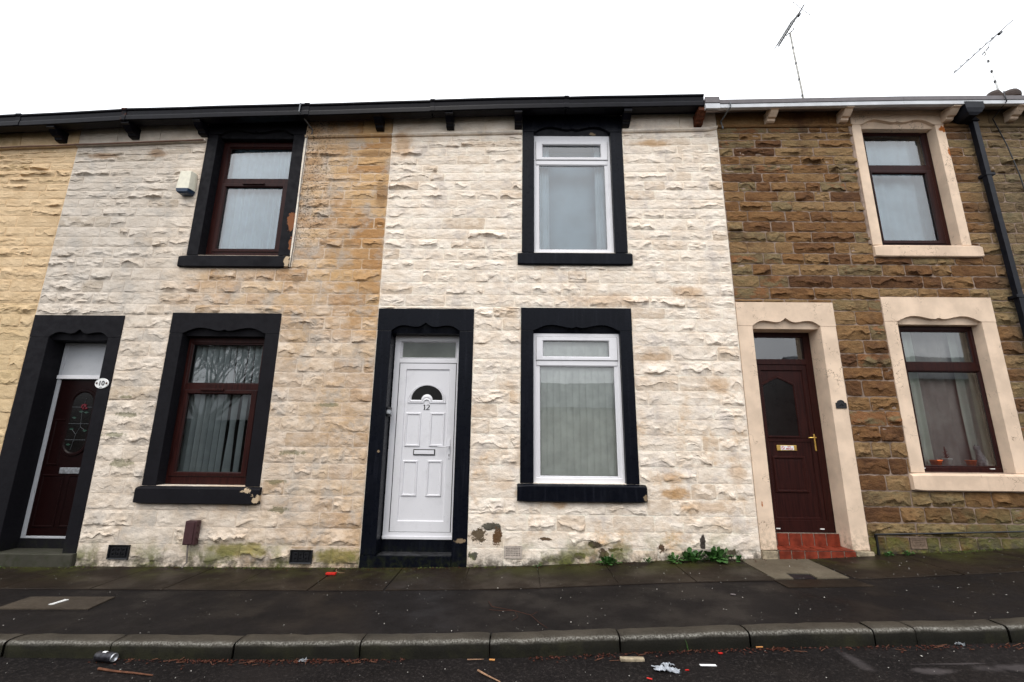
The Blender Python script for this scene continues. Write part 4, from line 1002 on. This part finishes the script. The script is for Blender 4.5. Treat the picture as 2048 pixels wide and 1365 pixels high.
# ---- eaves: brackets, gutters
def _r():
    M = Mat('black_paint_with_rust_runs'); f = M.noise(16, 5, .7)
    return M.done(M.mix(M.mr(f, .5, .6), (.0055, .005, .008), (.07, .025, .015)), .5, .1)
MAT['rusty'] = _r()
def bracket(h, x, mat, zt, ye=-.225, ht=.15, w=.11):
    prof = [(0.01, zt), (ye, zt), (ye, zt-.05), (ye+.03, zt-.06), (ye+.055, zt-.085), (ye+.10, zt-.12), (ye+.135, zt-.125), (ye+.145, zt-ht), (ye+.17, zt-ht-.012), (.01, zt-ht-.012)]
    g = B().loops([[(x+s, y_, z_) for y_, z_ in prof] for s in (-w/2+.004, -w/2, w/2, w/2-.004)][1:3], cap0=True, cap1=True); return g.mk('bracket', mat, h)
for h, x, m_ in ((hH8, -6.734, 'gutter'), (hH10, -5.665, 'gutter'), (hH10, -4.64, 'gutter'), (hH12, -1.0, 'gutter'), (hH10, -2.038, 'gutter'), (hH12, .0, 'gutter'), (hH12, 1.575, 'gutter'), (hH12, 2.64, 'rust'), (hH8, -7.8, 'gutter'), (hH8, -8.9, 'gutter')):
    bracket(h, x, m_, SOF(x)-.068)
for x in (3.685, 4.75, 6.27, 7.2, 8.3, 9.4): bracket(hH14, x, 'peach', SOF(x)-.062)
def gutter(h, x0, x1, dz=0, mat='gutter'):
    prof = [(-.20, -.0), (-.252, .0), (-.262, -.012), (-.262, -.03), (-.245, -.05), (-.24, -.10), (-.247, -.115), (-.25, -.13), (-.25, -.185), (-.235, -.193), (-.12, -.195), (-.12, -.02), (-.19, -.02)]
    n = max(2, int((x1-x0)/.4)); L = []
    for i in range(n+1):
        x = x0+(x1-x0)*i/n; zt = GUT(x)+dz+noise.noise(Vector((x*1.3, 0, 4)))*.006
        L.append([(x, y_, zt+z_) for y_, z_ in prof])
    g = B().loops(L, cap0=True, cap1=True).mk('gutter', mat, h)
    return g
cuts = [(hH8, -11.2, -9.0), (hH8, -9.0, -7.2), (hH8, -7.2, -5.70), (hH10, -5.68, -3.05), (hH10, -3.04, -1.25), (hH12, -1.235, .68), (hH12, .695, 2.66)]
for i, (h, x0, x1) in enumerate(cuts):
    g = gutter(h, x0, x1, .0 if i % 2 else -.008)
    if i: 
        x = x0; zt = GUT(x)
        B().loops([[(x+s_, y_*1.012, zt+z_*1.0+(.004 if z_ > -.05 else -.003)) for y_, z_ in ((-.20, 0), (-.254, .0), (-.265, -.012), (-.265, -.03), (-.248, -.05), (-.243, -.10), (-.25, -.115), (-.253, -.13), (-.253, -.185), (-.24, -.195), (-.2, -.195))] for s_ in (-.035, .03)], cap0=True, cap1=True).mk('joint_collar', 'rusty' if i == 3 else 'gutter', g)
for (h, a_, b_, k) in ((hH8, -11.2, -6.512, 0), (hH10, -6.51, -1.864, 0), (hH12, -1.862, 2.66, 0)):
    n = 14; L = []
    for i in range(n+1):
        x = a_+(b_-a_)*i/n; zs_ = SOF(x)
        L.append([(x, -.03, zs_), (x, .02, zs_), (x, .02, zs_+.22), (x, -.03, zs_+.22)])
    B().loops(L, cap0=True, cap1=True).mk('eaves_board', 'gutter', h)
    L = []
    for i in range(n+1):
        x = a_+(b_-a_)*i/n; zs_ = SOF(x)
        L.append([(x, -.13, zs_+.005+.02), (x, -.03, zs_+.005), (x, -.03, zs_+.03), (x, -.13, zs_+.045)])
    B().loops(L, cap0=True, cap1=True).mk('soffit', 'gutter', h)
# painted lintel heads reach up to the eaves board over the upper windows
def frieze(h, key, mat):
    o = OPEN[key]; x0, x1 = o['x']
    n = 6; L = []
    for i in range(n+1):
        x = x0-.0+(x1-x0)*i/n; L.append([(x, -.012, o['zt']-.03), (x, .1, o['zt']-.03), (x, .1, SOF(x)+.1), (x, -.012, SOF(x)+.1)])
    B().loops(L, cap0=True, cap1=True).mk('lintel_head', mat, h)
frieze(hH10, 'w10u', 'charcoal'); frieze(hH14, 'w14u', 'peach')
# number 14 plastic gutter
def gutter14(h, x0, x1, big=0):
    n = max(2, int((x1-x0)/.6))
    for nm, prof, mt in (('gutter', [(-.205, -.005), (-.25-big, .0+big), (-.25-big, -.062-big*.2), (-.235, -.068), (-.205, -.066)], 'gutter_brown'),
                         ('fascia_board', [(-.19, -.05), (-.242-big, -.069-big*.2), (-.242-big, -.125-big), (-.228-big, -.13-big), (-.19, -.13)], 'gutter_white'),
                         ('soffit', [(-.225, -.128-big), (-.225, -.134-big), (.015, -.134+.065), (.015, -.10+.065)], 'soffit')):
        L = []
        for i in range(n+1):
            x = x0+(x1-x0)*i/n; zt = GUT14(x)
            if nm == 'soffit': L.append([(x, -.225, zt-.125-big), (x, -.225, zt-.131-big), (x, .012, SOF(x)+.004), (x, .012, SOF(x)+.02)])
            else: L.append([(x, y_, zt+z_) for y_, z_ in prof])
        B().loops(L, cap0=True, cap1=True).mk(nm, mt, h)
gutter14(hH14, 2.87, 5.5); gutter14(hH14, 5.503, 12.4); gutter14(hH14, 2.664, 2.868, .028)
B().tube([(3.02, -.262, GUT14(3.02)-.06), (3.02, -.262, GUT14(3.02)-.13), (2.985, -.02, GUT14(3.)-.18), (3.005, -.02, GUT14(3)-.30)], .012, 6).mk('gutter_strap', 'grey_plastic', hH14)
B().tube([(-3.14, -.255, GUT(-3.1)+.0), (-3.14, -.268, GUT(-3.1)-.15), (-3.05, -.01, GUT(-3.1)-.25), (-3.05, -.015, GUT(-3.1)-.33)], .010, 6).mk('gutter_strap', 'grey_plastic', hH10)
# downpipe and hopper
dp = [(6.60, -.075, 6.02), (6.60, -.075, ZG(6.6)-.02)]
def sq(pts, w, name, mat, h):
    g = B()
    L = [[(x-w, y_-w, z), (x+w, y_-w, z), (x+w, y_+w, z), (x-w, y_+w, z)] for x, y_, z in pts]; g.loops(L, cap0=True, cap1=True); return g.mk(name, mat, h)
MAT['pipe'] = plain('black_plastic_pipe', (.008, .009, .013), .4, .15, .3, 10)
P_ = sq([(6.60, -.075, 6.06), (6.61, -.075, 4.6), (6.63, -.075, 3.0), (6.63, -.075, ZG(6.6)-.02)], .034, 'downpipe', 'pipe', hH14)
sq([(6.42, -.16, 6.235), (6.42, -.16, 6.16), (6.52, -.1, 6.09), (6.60, -.075, 6.05)], .05, 'swan_neck', 'pipe', hH14)
L = [[(6.46-w*.9, -.24+(.1-w)*.5, z), (6.46+w*1.3, -.24+(.1-w)*.5, z), (6.46+w*1.3, -.03, z), (6.46-w*.9, -.03, z)] for w, z in ((.12, 6.26), (.12, 6.16), (.09, 6.10), (.05, 6.06))]
B().loops(L, cap0=True, cap1=True).mk('hopper_head', 'pipe', hH14)
for z in (5.2, 3.4, 1.6): box('pipe_clip', 6.56, 6.69, -.115, .0, z-.02, z+.02, 'pipe', P_, .004)
# cables
def cable(h, pts, r, mat, name='cable'): return B().tube(pts, r, 6).mk(name, mat, h, smooth=True)
cable(hH8, [(x, -.05+noise.noise(Vector((x*2, 0, 0)))*.004, STR(x)-.035+noise.noise(Vector((x*3, 5, 0)))*.006) for x in [-10+i*.35 for i in range(11)]+[-6.5]], .011, 'wire_brown')
cable(hH10, [(x, -.05, STR(x)-.035+noise.noise(Vector((x*3, 5, 0)))*.006) for x in [-6.49+i*.31 for i in range(6)]+[-4.62]], .012, 'wire_brown')
cable(hH14, [(6.93, -.26, 6.42), (6.93, -.262, 6.25), (6.95, -.03, 6.15), (7.03, -.05, 5.7), (7.1, -.05, 5.2), (7.16, -.05, 4.0), (7.2, -.05, .5)], .008, 'iron')
cable(hH14, [(4.28, -.035, .43), (4.9, -.045, .448), (5.6, -.045, .47), (6.4, -.045, .495), (7.6, -.045, .53)], .010, 'iron')
cable(hH10, [(-3.12, -.02, 3.77), (-3.1, -.03, 4.3), (-3.115, -.02, 5.1), (-3.1, -.03, 5.84)], .006, 'wire')
g = B().box(4.30, 4.32, -.02, .01, .2, .43).mk('conduit', 'iron', hH14)
# mortar fillets beside the surrounds
for h, xx, z0, z1, mt in ((hH14, 4.868, 4.17, 6.04, 'bare_mortar'), (hH10, -3.13, 3.78, 5.85, 'cream_mortar')):
    L = []
    for i in range(16):
        z = z0+(z1-z0)*i/15; w_ = .022+.008*rnd(); L.append([(xx-w_, .01, z), (xx-w_*.6, -.012, z), (xx+w_*.6, -.012, z), (xx+w_, .01, z)])
    g = B().loops(L, cap0=True, cap1=True); g.mk('mortar_fillet', mt, h, attrs={'tone': [.5]*len(g.V)})
# roofs and chimneys
for h, a, b, _, _ in HS:
    for (nm, y0, z0, y1, z1) in (('roof', -.16, 6.2, 4.2, 8.9),):
        n0, n1 = (SOF(a)-.02, SOF(b)-.02)
        V = [(a, y0, n0), (b, y0, n1), (b, y1, n1+2.75), (a, y1, n0+2.75), (a, y0, n0+.07), (b, y0, n1+.07), (b, y1, n1+2.83), (a, y1, n0+2.83), (a, 8.4, n0+.0), (b, 8.4, n1+.0)]
        mk(nm, V, [(0, 1, 2, 3), (4, 7, 6, 5), (0, 4, 5, 1), (0, 3, 7, 4), (1, 5, 6, 2), (7, 8, 9, 6)], 'slate', h)
for h, cx_, top in ((hH14, 7.2, 9.5), (hH14, 12.25, 9.75)):
    ch = box('chimney', cx_-.5, cx_+.5, 3.6, 4.4, 7.6, top-.15, 'bare_mortar', h); box('chimney_cap', cx_-.56, cx_+.56, 3.54, 4.46, top-.15, top-.05, 'bare_mortar', ch)
    for q in (-.25, .25):
        B().lathe([(.15, 0), (.13, .1), (.14, .12)], (cx_+q, 4, top-.05), 14).mk('chimney_pot', 'grid_brown', ch)
for px, w_ in ((11.98, .15), (12.36, .21)):
    B().lathe([(w_*.95, 0), (w_, .05), (w_, .12), (w_*.8, .2)], (px, 4, 9.98), 14).mk('chimney_pot', 'terracotta' if 0 else plain('sooty_pot', (.06, .045, .04), .8, .2), hH14)

# ---- television aerials
def aerial(mast, boom, label, els, r=.012, refl=True, grp='television aerials on the chimneys', elw=.2, dark='iron', mm='mast'):
    A = root('television_aerial', mast[0], label, 'aerial', grp)
    B().tube(mast, .023, 8).mk('mast', mm, A, smooth=True)
    nb = 5
    for i in range(1, nb):
        p = Vector(mast[0]).lerp(Vector(mast[-1]), i/nb); B().tube([p-Vector((0, 0, .03)), p+Vector((0, 0, .03))], .024, 8).mk('tape_band', 'iron', A)
    p0, p1 = Vector(boom[0]), Vector(boom[1]); B().tube([p0, p1], r, 6).mk('boom', dark, A)
    ax = (p1-p0).normalized(); side = ax.cross(Vector((0, 0, 1))).normalized(); upv = side.cross(ax)
    for i in range(els):
        p = p0.lerp(p1, (i+.3)/els*.72)
        for s in (1,): B().tube([p-side*elw, p-side*elw*.9+upv*.03, p+upv*.035, p+side*elw*.9+upv*.03, p+side*elw], .008, 4).mk('element', 'mast' if i % 2 else dark, A)
    p = p0.lerp(p1, .76); B().tube([p-ax*.05-upv*.03, p+ax*.05-upv*.03], .035, 8).mk('dipole_box', dark, A)
    q = p0.lerp(p1, .9)
    if refl:
        for s in (-1, 1):
            for k in range(3): B().tube([q+upv*s*(.06+.1*k)-side*.25+ax*.04*k, q+upv*s*(.06+.1*k)+side*.25+ax*.04*k], .006, 4).mk('reflector', dark, A)
        B().tube([q-upv*.3, q+upv*.3], .008, 5).mk('reflector_arm', dark, A)
    B().tube([Vector(mast[-1])-Vector((.1, 0, .1)), Vector(mast[-1])+Vector((.12, 0, .12))], .014, 5).mk('clamp', dark, A)
    B().tube([Vector(mast[-1])-Vector((.06, 0, .16)), Vector(mast[-1])+Vector((.2, 0, .3)), p], .008, 5).mk('strut', dark, A)
    return A
aerial([(7.2, 4, 9.6), (7.19, 4, 10.2), (7.14, 4, 11.3), (7.115, 4, 12.03)], [(6.70, 3.9, 11.50), (7.68, 4.1, 13.05)], 'tall multi element aerial on a banded pale mast left of the other', 11, .021)
aerial([(12.13, 4, 9.9), (12.12, 4, 10.6), (12.06, 4, 11.45)], [(11.12, 4, 10.774), (13.0, 4, 12.44)], 'thin single boom aerial at the far right of the sky', 7, .013, False, elw=.02, mm='enamel')

# ---- things on the sill inside number 14
def pot(x, y_, z, r, h, mat, label, plant=None):
    A = root('plant_pot', (x, y_, z), label, 'plant pot', 'pots on the sill of the lower right window')
    B().lathe([(r*.75, 0), (r, h*.85), (r*1.08, h*.86), (r*1.08, h), (r*.9, h), (r*.85, h*.8)], (x, y_, z), 14).mk('pot', mat, A, smooth=True)
    B().lathe([(r*.86, h*.78), (r*.5, h*.86)], (x, y_, z), 12).mk('soil', 'soil', A)
    if plant:
        g = B()
        for i in range(46):
            t = i/46; a_ = i*2.4; rr = (.035*(1-t)+.006)*(1.25 if i % 3 else .8); zz = z+h*.85+t*.16
            d = Vector((math.cos(a_), math.sin(a_), .8)).normalized(); p = Vector((x, y_, zz)); q = p+d*rr*1.4
            sd_ = d.cross(Vector((0, 0, 1))).normalized()*.006
            g.add([p-sd_, p+sd_, q], [(0, 1, 2)]); g.add([p-Vector((0, 0, .006)), p+Vector((0, 0, .006)), q], [(0, 1, 2)])
        g.tube([(x, y_, z+h*.8), (x, y_, z+h*.85+.16)], .008, 5, .002)
        g.mk('foliage', 'cactus', A)
    return A
ZW = 1.216
pot(5.40, .225, ZW, .065, .075, 'pot_orange', 'wide orange pot leftmost inside the lower right window'); pot(5.54, .225, ZW, .055, .095, 'pot_white', 'white pot holding a small reddish conifer inside the lower right window', True)
pot(5.845, .225, ZW, .055, .075, 'pot_orange', 'small orange pot between the white pot and the cat figurine')
ct = root('cat_figurine', (6.02, .25, ZW), 'grey seated cat figurine inside the lower right window', 'figurine')
L = []
for (z, x, rx, ry) in ((0, 6.02, .055, .045), (.02, 6.022, .062, .05), (.07, 6.018, .058, .048), (.12, 6.005, .045, .038), (.16, 5.992, .033, .03), (.185, 5.985, .027, .026), (.205, 5.98, .033, .03), (.23, 5.978, .036, .031), (.25, 5.98, .028, .024), (.258, 5.981, .010, .01)):
    L.append([(x+rx*math.cos(2*PI*k/14), .25+ry*math.sin(2*PI*k/14), ZW+z) for k in range(14)])
B().loops(L, cap0=True, cap1=True).mk('body', 'cat', ct, smooth=True)
for s in (-.02, .02): B().lathe([(.013, 0), (.008, .016), (.001, .032)], (5.98+s, .25, ZW+.243), 6).mk('ear', 'cat', ct)
B().tube([(6.07, .26, ZW+.01), (6.09, .24, ZW+.015), (6.08, .21, ZW+.02), (6.03, .2, ZW+.015)], .01, 6, .005).mk('tail', 'cat', ct, smooth=True)
B().tube([(6.0, .205, ZW+.0), (5.995, .215, ZW+.09)], .012, 6).mk('foreleg', 'cat', ct, smooth=True)

# ---- weeds
def weed(x, y_, r, n, label, mat='leaf', hgt=.1):
    g = B(); z0 = ZG(x)+.004
    for i in range(int(n*1.8)):
        a_ = rnd()*2*PI; el = .15+rnd()*1.1; L_ = r*(.35+.5*rnd()); d = Vector((math.cos(a_)*math.cos(el), math.sin(a_)*math.cos(el)*.6-.15, math.sin(el)*hgt/.1))
        t_ = rnd()**.7; base = Vector((x+math.cos(a_)*r*.6*t_, y_+math.sin(a_)*r*.25*t_-.01, z0+rnd()*hgt*.55*(1-t_*.6))); tip = base+d*L_; sd_ = d.cross(Vector((0, 0, 1))).normalized()*L_*.26
        md = base+d*L_*.62+Vector((0, 0, L_*.08)); tip.z -= L_*.12; q = base+d*L_*.3
        if tip.y > -.05: tip.y = -.05
        g.add([base, q-sd_*.35, q+sd_*.35, md-sd_, md+sd_, (md+tip)/2-sd_*.8, (md+tip)/2+sd_*.8, tip], [(0, 1, 2), (1, 3, 4, 2), (3, 5, 6, 4), (5, 7, 6)])
    return g.mk('weed', mat, label=label, cat='weed', group='weeds at the foot of the wall')
weed(1.09, -.09, .14, 40, 'lone bushy weed under the white ground floor window')
weed(.27, -.06, .05, 12, 'tiny pale weed below the left corner of the white window', 'leaf2')
weed(1.56, -.06, .07, 16, 'low weed between the lone bushy weed and the big clump', 'leaf')
weed(1.86, -.08, .13, 26, 'left plant of the weed clump before the air brick', 'leaf2')
weed(2.08, -.08, .17, 34, 'tall middle weed in front of the air brick', hgt=.13); weed(2.36, -.09, .19, 44, 'largest leafy weed right of the air brick', hgt=.12); weed(2.60, -.08, .10, 22, 'rightmost small weed of the clump near the peach jamb')
weed(4.38, -.06, .07, 18, 'low weed right of the tiled step'); weed(4.6, -.06, .07, 18, 'second low weed right of the tiled step, nearer the air brick', 'leaf2')
weed(-6.1, -.12, .07, 30, 'small green weed at the mossy step of the door numbered 10', 'leaf2', .05)
# moss and dirt along the foot of the wall
g = B()
for i in range(2600):
    x = -8+rnd()*15.6; z = ZG(x); k = noise.noise(Vector((x*1.2, 0, 7)))
    if k < -.1+rnd()*.35: continue
    yy = -.01-abs(random.gauss(0, .03)); s = .004+.008*rnd()
    if -6.7 < x < -5.27: yy -= .055
    g.add([(x-s, yy-s, z+.004), (x+s, yy-s, z+.004), (x+s, yy+s, z+.004), (x-s, yy+s, z+.004), (x, yy, z+.006+s*1.3)], [(0, 1, 4), (1, 2, 4), (2, 3, 4), (3, 0, 4)])
g.mk('moss', 'moss', stuff=True)
# ---- litter
RD = lambda x: ZG(x)-.105
def scrap(V, mat): return V
g = B(); 
for i in range(900):
    t = rnd(); x = random.choice([lambda: random.uniform(-3.1, -.8), lambda: random.uniform(-2.4, -1.0), lambda: random.uniform(.1, 2.0), lambda: random.uniform(1.8, 4.6)])()
    yy = -2.06-abs(random.gauss(0, .035)); z = RD(x)+.003; s = .006+.012*rnd()*rnd(); a_ = rnd()*PI
    c_, s_ = math.cos(a_)*s, math.sin(a_)*s; h_ = rnd()*.012
    g.add([(x-c_, yy-s_, z), (x+s_*.6, yy-c_*.6, z+h_), (x+c_, yy+s_, z+.002), (x-s_*.6, yy+c_*.6, z+h_*.5)], [(0, 1, 2, 3)])
for i in range(420):
    x = random.uniform(-7, 7); x = x if noise.noise(Vector((x*1.5, 3, 3))) > -.1 else random.uniform(-3, 3); yy = -.03-abs(random.gauss(0, .05)); z = ZG(x)+.012; s = .004+.009*rnd(); a_ = rnd()*PI; c_, s_ = math.cos(a_)*s, math.sin(a_)*s
    g.add([(x-c_, yy-s_, z), (x+s_*.6, yy-c_*.6, z+.004), (x+c_, yy+s_, z), (x-s_*.6, yy+c_*.6, z+.006)], [(0, 1, 2, 3)])
g.mk('leaf_litter', 'litterleaf', stuff=True)
g = B()
for i in range(60):
    x = random.choice([random.uniform(-3, -.9), random.uniform(.4, 4.3)]); yy = -2.07-abs(random.gauss(0, .04)); a_ = random.gauss(0, 1.); l = .02+.08*rnd(); z = RD(x)+.006
    g.tube([(x, yy, z), (x+l*math.cos(a_), yy+l*math.sin(a_)*.5, z+rnd()*.012)], .0016+.001*rnd(), 4)
g.mk('twig_litter', 'twig', stuff=True)
g = B()
for i in range(900):
    x = random.uniform(-6, 6.5); yy = random.uniform(-3.0, -.05); z = (ZG(x)+.010 if yy > -.82 else ZG(x)+.001) if yy > -1.88 else ZG(x)-.103
    if -2.08 < yy < -1.88: continue
    s = .0025+.006*rnd()**3; a_ = rnd()*3
    g.add([(x-s*math.cos(a_), yy-s*math.sin(a_), z), (x+s*.7*math.sin(a_), yy-s*.7*math.cos(a_), z+.004), (x+s*math.cos(a_), yy+s*math.sin(a_), z), (x-s*.6*math.sin(a_), yy+s*.6*math.cos(a_), z+.002)], [(0, 1, 2, 3)])
g.mk('litter_specks', plain('pale_grit', (.42, .40, .36), .7, .3, .5, 30), stuff=True)
# drinks can lying by the kerb
cn_ = root('drinks_can', (-2.98, -2.10, RD(-2.98)), 'dark silver drinks can lying in the gutter by the kerb', 'can')
ax = Vector((.985, -.17, 0)).normalized(); sv = ax.cross(Vector((0, 0, 1))); c0 = Vector((-3.07, -2.085, RD(-3)+.034))
def cyl(prof, name, mat):
    L = [[tuple(c0+ax*t+sv*r*math.cos(2*PI*k/20)+Vector((0, 0, 1))*r*math.sin(2*PI*k/20)) for k in range(20)] for t, r in prof]
    return B().loops(L, cap0=True, cap1=True).mk(name, mat, cn_, smooth=True)
cyl([(0, .024), (.004, .027), (.014, .032), (.14, .032), (.15, .029)], 'can_body', plain('dark_printed_can', (.028, .027, .033), .35, .4, .6, 40, metal=.5))
cyl([(.1495, .029), (.158, .0275), (.160, .0265), (.1595, .024), (.154, .022)], 'can_rim', 'steel')
L = [[tuple(c0+ax*t+sv*.0326*math.cos(an)+Vector((0, 0, 1))*.0326*math.sin(an)) for an in (1.2, 1.5, 1.8, 2.1)] for t in (.055, .085)]
B().loops(L, close=False).mk('printed_label', 'sticker', cn_)
L = [[tuple(c0+ax*t+sv*.0326*math.cos(an)+Vector((0, 0, 1))*.0326*math.sin(an)) for an in (2.4, 2.7, 3.0)] for t in (.10, .14)]
B().loops(L, close=False).mk('printed_label', 'steel', cn_)
def one(g, name, mat, label, cat, group=None): return g.mk(name, mat, label=label, cat=cat, group=group)
def stick(pts, r, mat, label, name='stick'): return one(B().tube([(x, y_, z) for x, y_, z in pts], r, 6, r*.5), name, mat, label, 'stick')
r_ = RD(-2.7)+.008
stick([(-2.93, -2.22, r_), (-2.80, -2.25, r_), (-2.62, -2.275, r_), (-2.48, -2.30, r_)], .0085, 'twig', 'brown stick lying on the road below the drinks can')
stick([(-.25, -2.26, RD(0)+.006), (-.18, -2.33, RD(0)+.006), (-.09, -2.41, RD(0)+.006)], .007, 'twig_pale', 'pale broken stick at the bottom edge of the road')
stick([(-.34, -2.105, RD(0)+.006), (-.22, -2.10, RD(0)+.008)], .004, 'twig_pale', 'short pale stick against the kerb left of the middle')
tz = lambda x: ZG(x)+.006
g = B(); g.tube([(-.24, -1.20, tz(-.2)), (-.20, -1.36, tz(-.2)+.01), (.0, -1.47, tz(0)+.012), (.14, -1.58, tz(.1)+.01), (.2, -1.72, tz(.2)), (.26, -1.83, tz(.2))], .004, 5, .002)
g.tube([(.0, -1.47, tz(0)+.012), (-.12, -1.47, tz(0)+.01), (-.22, -1.42, tz(0))], .0025, 4); g.tube([(.14, -1.58, tz(.1)+.01), (.2, -1.50, tz(.1)+.01)], .002, 4); g.tube([(.0, -1.47, tz(0)+.012), (.03, -1.58, tz(0)), (-.02, -1.66, tz(0))], .002, 4)
one(g, 'twig', plain('damp_twig', (.045, .02, .014), .8, .1), 'thin forked twig lying on the asphalt footway', 'twig')
g = B(); g.tube([(-2.10, -.06, tz(-2)), (-2.06, -.17, tz(-2)+.01), (-2.0, -.22, tz(-2)+.006), (-1.92, -.19, tz(-2))], .004, 5, .002)
one(g, 'twig', 'twig_pale', 'bent straw coloured twig behind the red wrapper', 'twig')
g = B().box(-2.125, -2.015, -.315, -.27, tz(-2)+.006, tz(-2)+.028, .005); one(g, 'wrapper', 'red', 'bright red plastic wrapper on the mossy flags', 'litter')
def crumple(x, y_, L_, W_, h_, n, mat, label, name='plastic_bag', rot=0.):
    V = []; F = []; m_ = max(4, n//2)
    for i in range(n+1):
        for j_ in range(m_+1):
            u = i/n-.5; v = j_/m_-.5; wob = 1+.5*noise.noise(Vector((u*5, v*5, x*3)))
            px = u*L_*wob; pz = v*W_*(1+.8*noise.noise(Vector((u*6+3, v*4, x))))
            V.append((x+px*math.cos(rot)-pz*math.sin(rot), y_+px*math.sin(rot)+pz*math.cos(rot), RD(x)+.004+h_*abs(noise.noise(Vector((u*9, v*9, x*7))))*2*(1-abs(u)*1.2)))
    for i in range(n):
        for j_ in range(m_): F.append((i*(m_+1)+j_, (i+1)*(m_+1)+j_, (i+1)*(m_+1)+j_+1, i*(m_+1)+j_+1))
    return mk(name, V, F, mat, label=label, cat='litter')
crumple(1.03, -2.33, .17, .06, .018, 16, 'plastic_bag', 'crumpled clear plastic film on the road right of the middle', rot=-.25)
crumple(1.06, -2.27, .07, .05, .025, 8, 'plastic_bag', 'small scrap of clear film behind the larger crumpled film', rot=.3)
crumple(3.28, -2.05, .07, .05, .03, 8, 'grey_plastic', 'grey foil scrap in the gutter near the right', 'foil_scrap')
crumple(-1.55, -2.08, .06, .04, .015, 8, 'grey_plastic', 'pale film scrap among the leaves by the kerb', 'film_scrap')
one(B().box(1.275, 1.385, -2.30, -2.278, RD(1.3)+.004, RD(1.3)+.008, .001), 'lolly_stick', 'sticker', 'white flat stick on the road right of the plastic film', 'litter')
g = B().box(.755, .925, -2.19, -2.15, RD(.8), RD(.8)+.022, .006); one(g, 'stone_chip', 'plinth', 'flat pale stone chip lying against the kerb', 'stone')
one(B().box(1.155, 1.18, -2.343, -2.337, RD(1.1)+.004, RD(1.1)+.010, .001), 'tape_scrap', 'red', 'tiny red scrap at the end of the plastic film', 'litter')
one(B().box(1.47, 1.50, -2.14, -2.125, RD(1.5)+.004, RD(1.5)+.012, .003), 'wrapper', 'red', 'small red wrapper in the gutter below the kerb', 'litter')
one(B().tube([(.87, -2.435, RD(.9)+.008), (.90, -2.45, RD(.9)+.008)], .0045, 6), 'bottle_cap', 'red', 'small red tube on the road near the bottom edge', 'litter')
one(B().tube([(1.78, -2.06, RD(1.9)+.008), (1.83, -2.055, RD(1.9)+.008)], .0045, 6), 'cigarette_end', plain('filter_orange', (.5, .22, .06), .7), 'orange cigarette end in the gutter right of the red wrapper', 'cigarette end')
one(B().tube([(-.18, -2.10, RD(-.1)+.008), (-.14, -2.105, RD(-.1)+.008)], .006, 6), 'cigarette_end', MAT['filter_orange'] if 'filter_orange' in MAT else bpy.data.materials['filter_orange'], 'orange cigarette end in the gutter near the middle', 'cigarette end')
g = B().tube([(1.28, -2.06, RD(1.3)), (1.27, -2.07, RD(1.3)+.05), (1.255, -2.08, RD(1.3)+.085)], .004, 4, .001); one(g, 'grass_blade', 'leaf2', 'single grass blade growing out of the gutter', 'grass')
one(B().lathe([(.001, 0), (.022, .001), (.024, .003), (.015, .004)], (2.02, -1.21, tz(2)-.006), 10), 'squashed_gum', plain('gum', (.10, .085, .085), .7), 'squashed grey gum blob on the footway right of centre', 'gum')

# ------------------------------------------------------------------ the other side of the street (seen in the windows)
def far_building(name, x0, x1, y, z1, mat, label):
    r = root(name, ((x0+x1)/2, y, 0), label, 'building'); box('wall', x0, x1, y-7, y, -.3, z1, mat, r)
    mk('roof', [(x0-.2, y+.25, z1), (x1+.2, y+.25, z1), (x1+.2, y-3.5, z1+1.7), (x0-.2, y-3.5, z1+1.7), (x0-.2, y-7.2, z1), (x1+.2, y-7.2, z1)], [(0, 1, 2, 3), (3, 2, 5, 4), (0, 3, 4), (1, 5, 2)], 'slate', r)
    n = max(1, int((x1-x0)/3)) if 0 else 0
    for i in range(n):
        cx_ = x0+(x1-x0)*(i+.5)/n
        f = box('window', cx_-.6, cx_+.6, y-.05, y+.03, 1.1, 2.5, 'white', r); box('pane', cx_-.5, cx_+.5, y+.031, y+.036, 1.2, 2.4, 'glass_dark', f)
far_building('far_building', 14.5, 30, -14, 4.4, 'redbrick', 'low red brick building across the street to the right')
far_building('far_building', -34, -8, -18, 2.5, 'added_dark', 'unseen dark building added across the street to darken the left window reflection')  # unseen, added to keep bright sky out of the lower left pane
far_building('far_building', -4, 9, -17, 3.2, 'palestone', 'low pale stone building across the street in the middle')
def tree(x, y_, h, seed, label):
    random.seed(seed); h_ = h; T = root('bare_tree', (x, y_, -.1), label, 'tree', 'bare trees across the street'); g = B()
    tw = B()
    def grow(p, d, L_, r, dep, tgt):
        q = p+d*L_; mid = p.lerp(q, .5)+Vector((random.uniform(-1, 1), random.uniform(-1, 1), 0))*L_*.05
        (g if dep < 3 else tw).tube([p, mid, q], r, 5 if dep < 3 else 3, r*.7, caps=False)
        if dep >= 7: return
        for k in range(3 if dep > 0 else 5):
            nd = (d+Vector((random.uniform(-1, 1), random.uniform(-1, 1), random.uniform(-.25, .7)))*.62).normalized()
            grow(q, nd, L_*random.uniform(.64, .84), max(.006, r*.66), dep+1, tgt)
    grow(Vector((x, y_, -.1)), Vector((0, 0, 1)), h*.22, h*.0125, 0, g)
    g.mk('trunk', 'bark', T); tw.mk('crown', 'bark', T)
tree(-13.5, -13.5, 9, 5, 'bare tree across the street to the left'); tree(-15.2, -15.8, 10, 21, 'bare tree across the street behind the leftmost two'); tree(-16.5, -14.5, 10, 8, 'bare tree across the street at the far left'); tree(-10.2, -15, 9, 11, 'bare tree across the street nearer the middle')
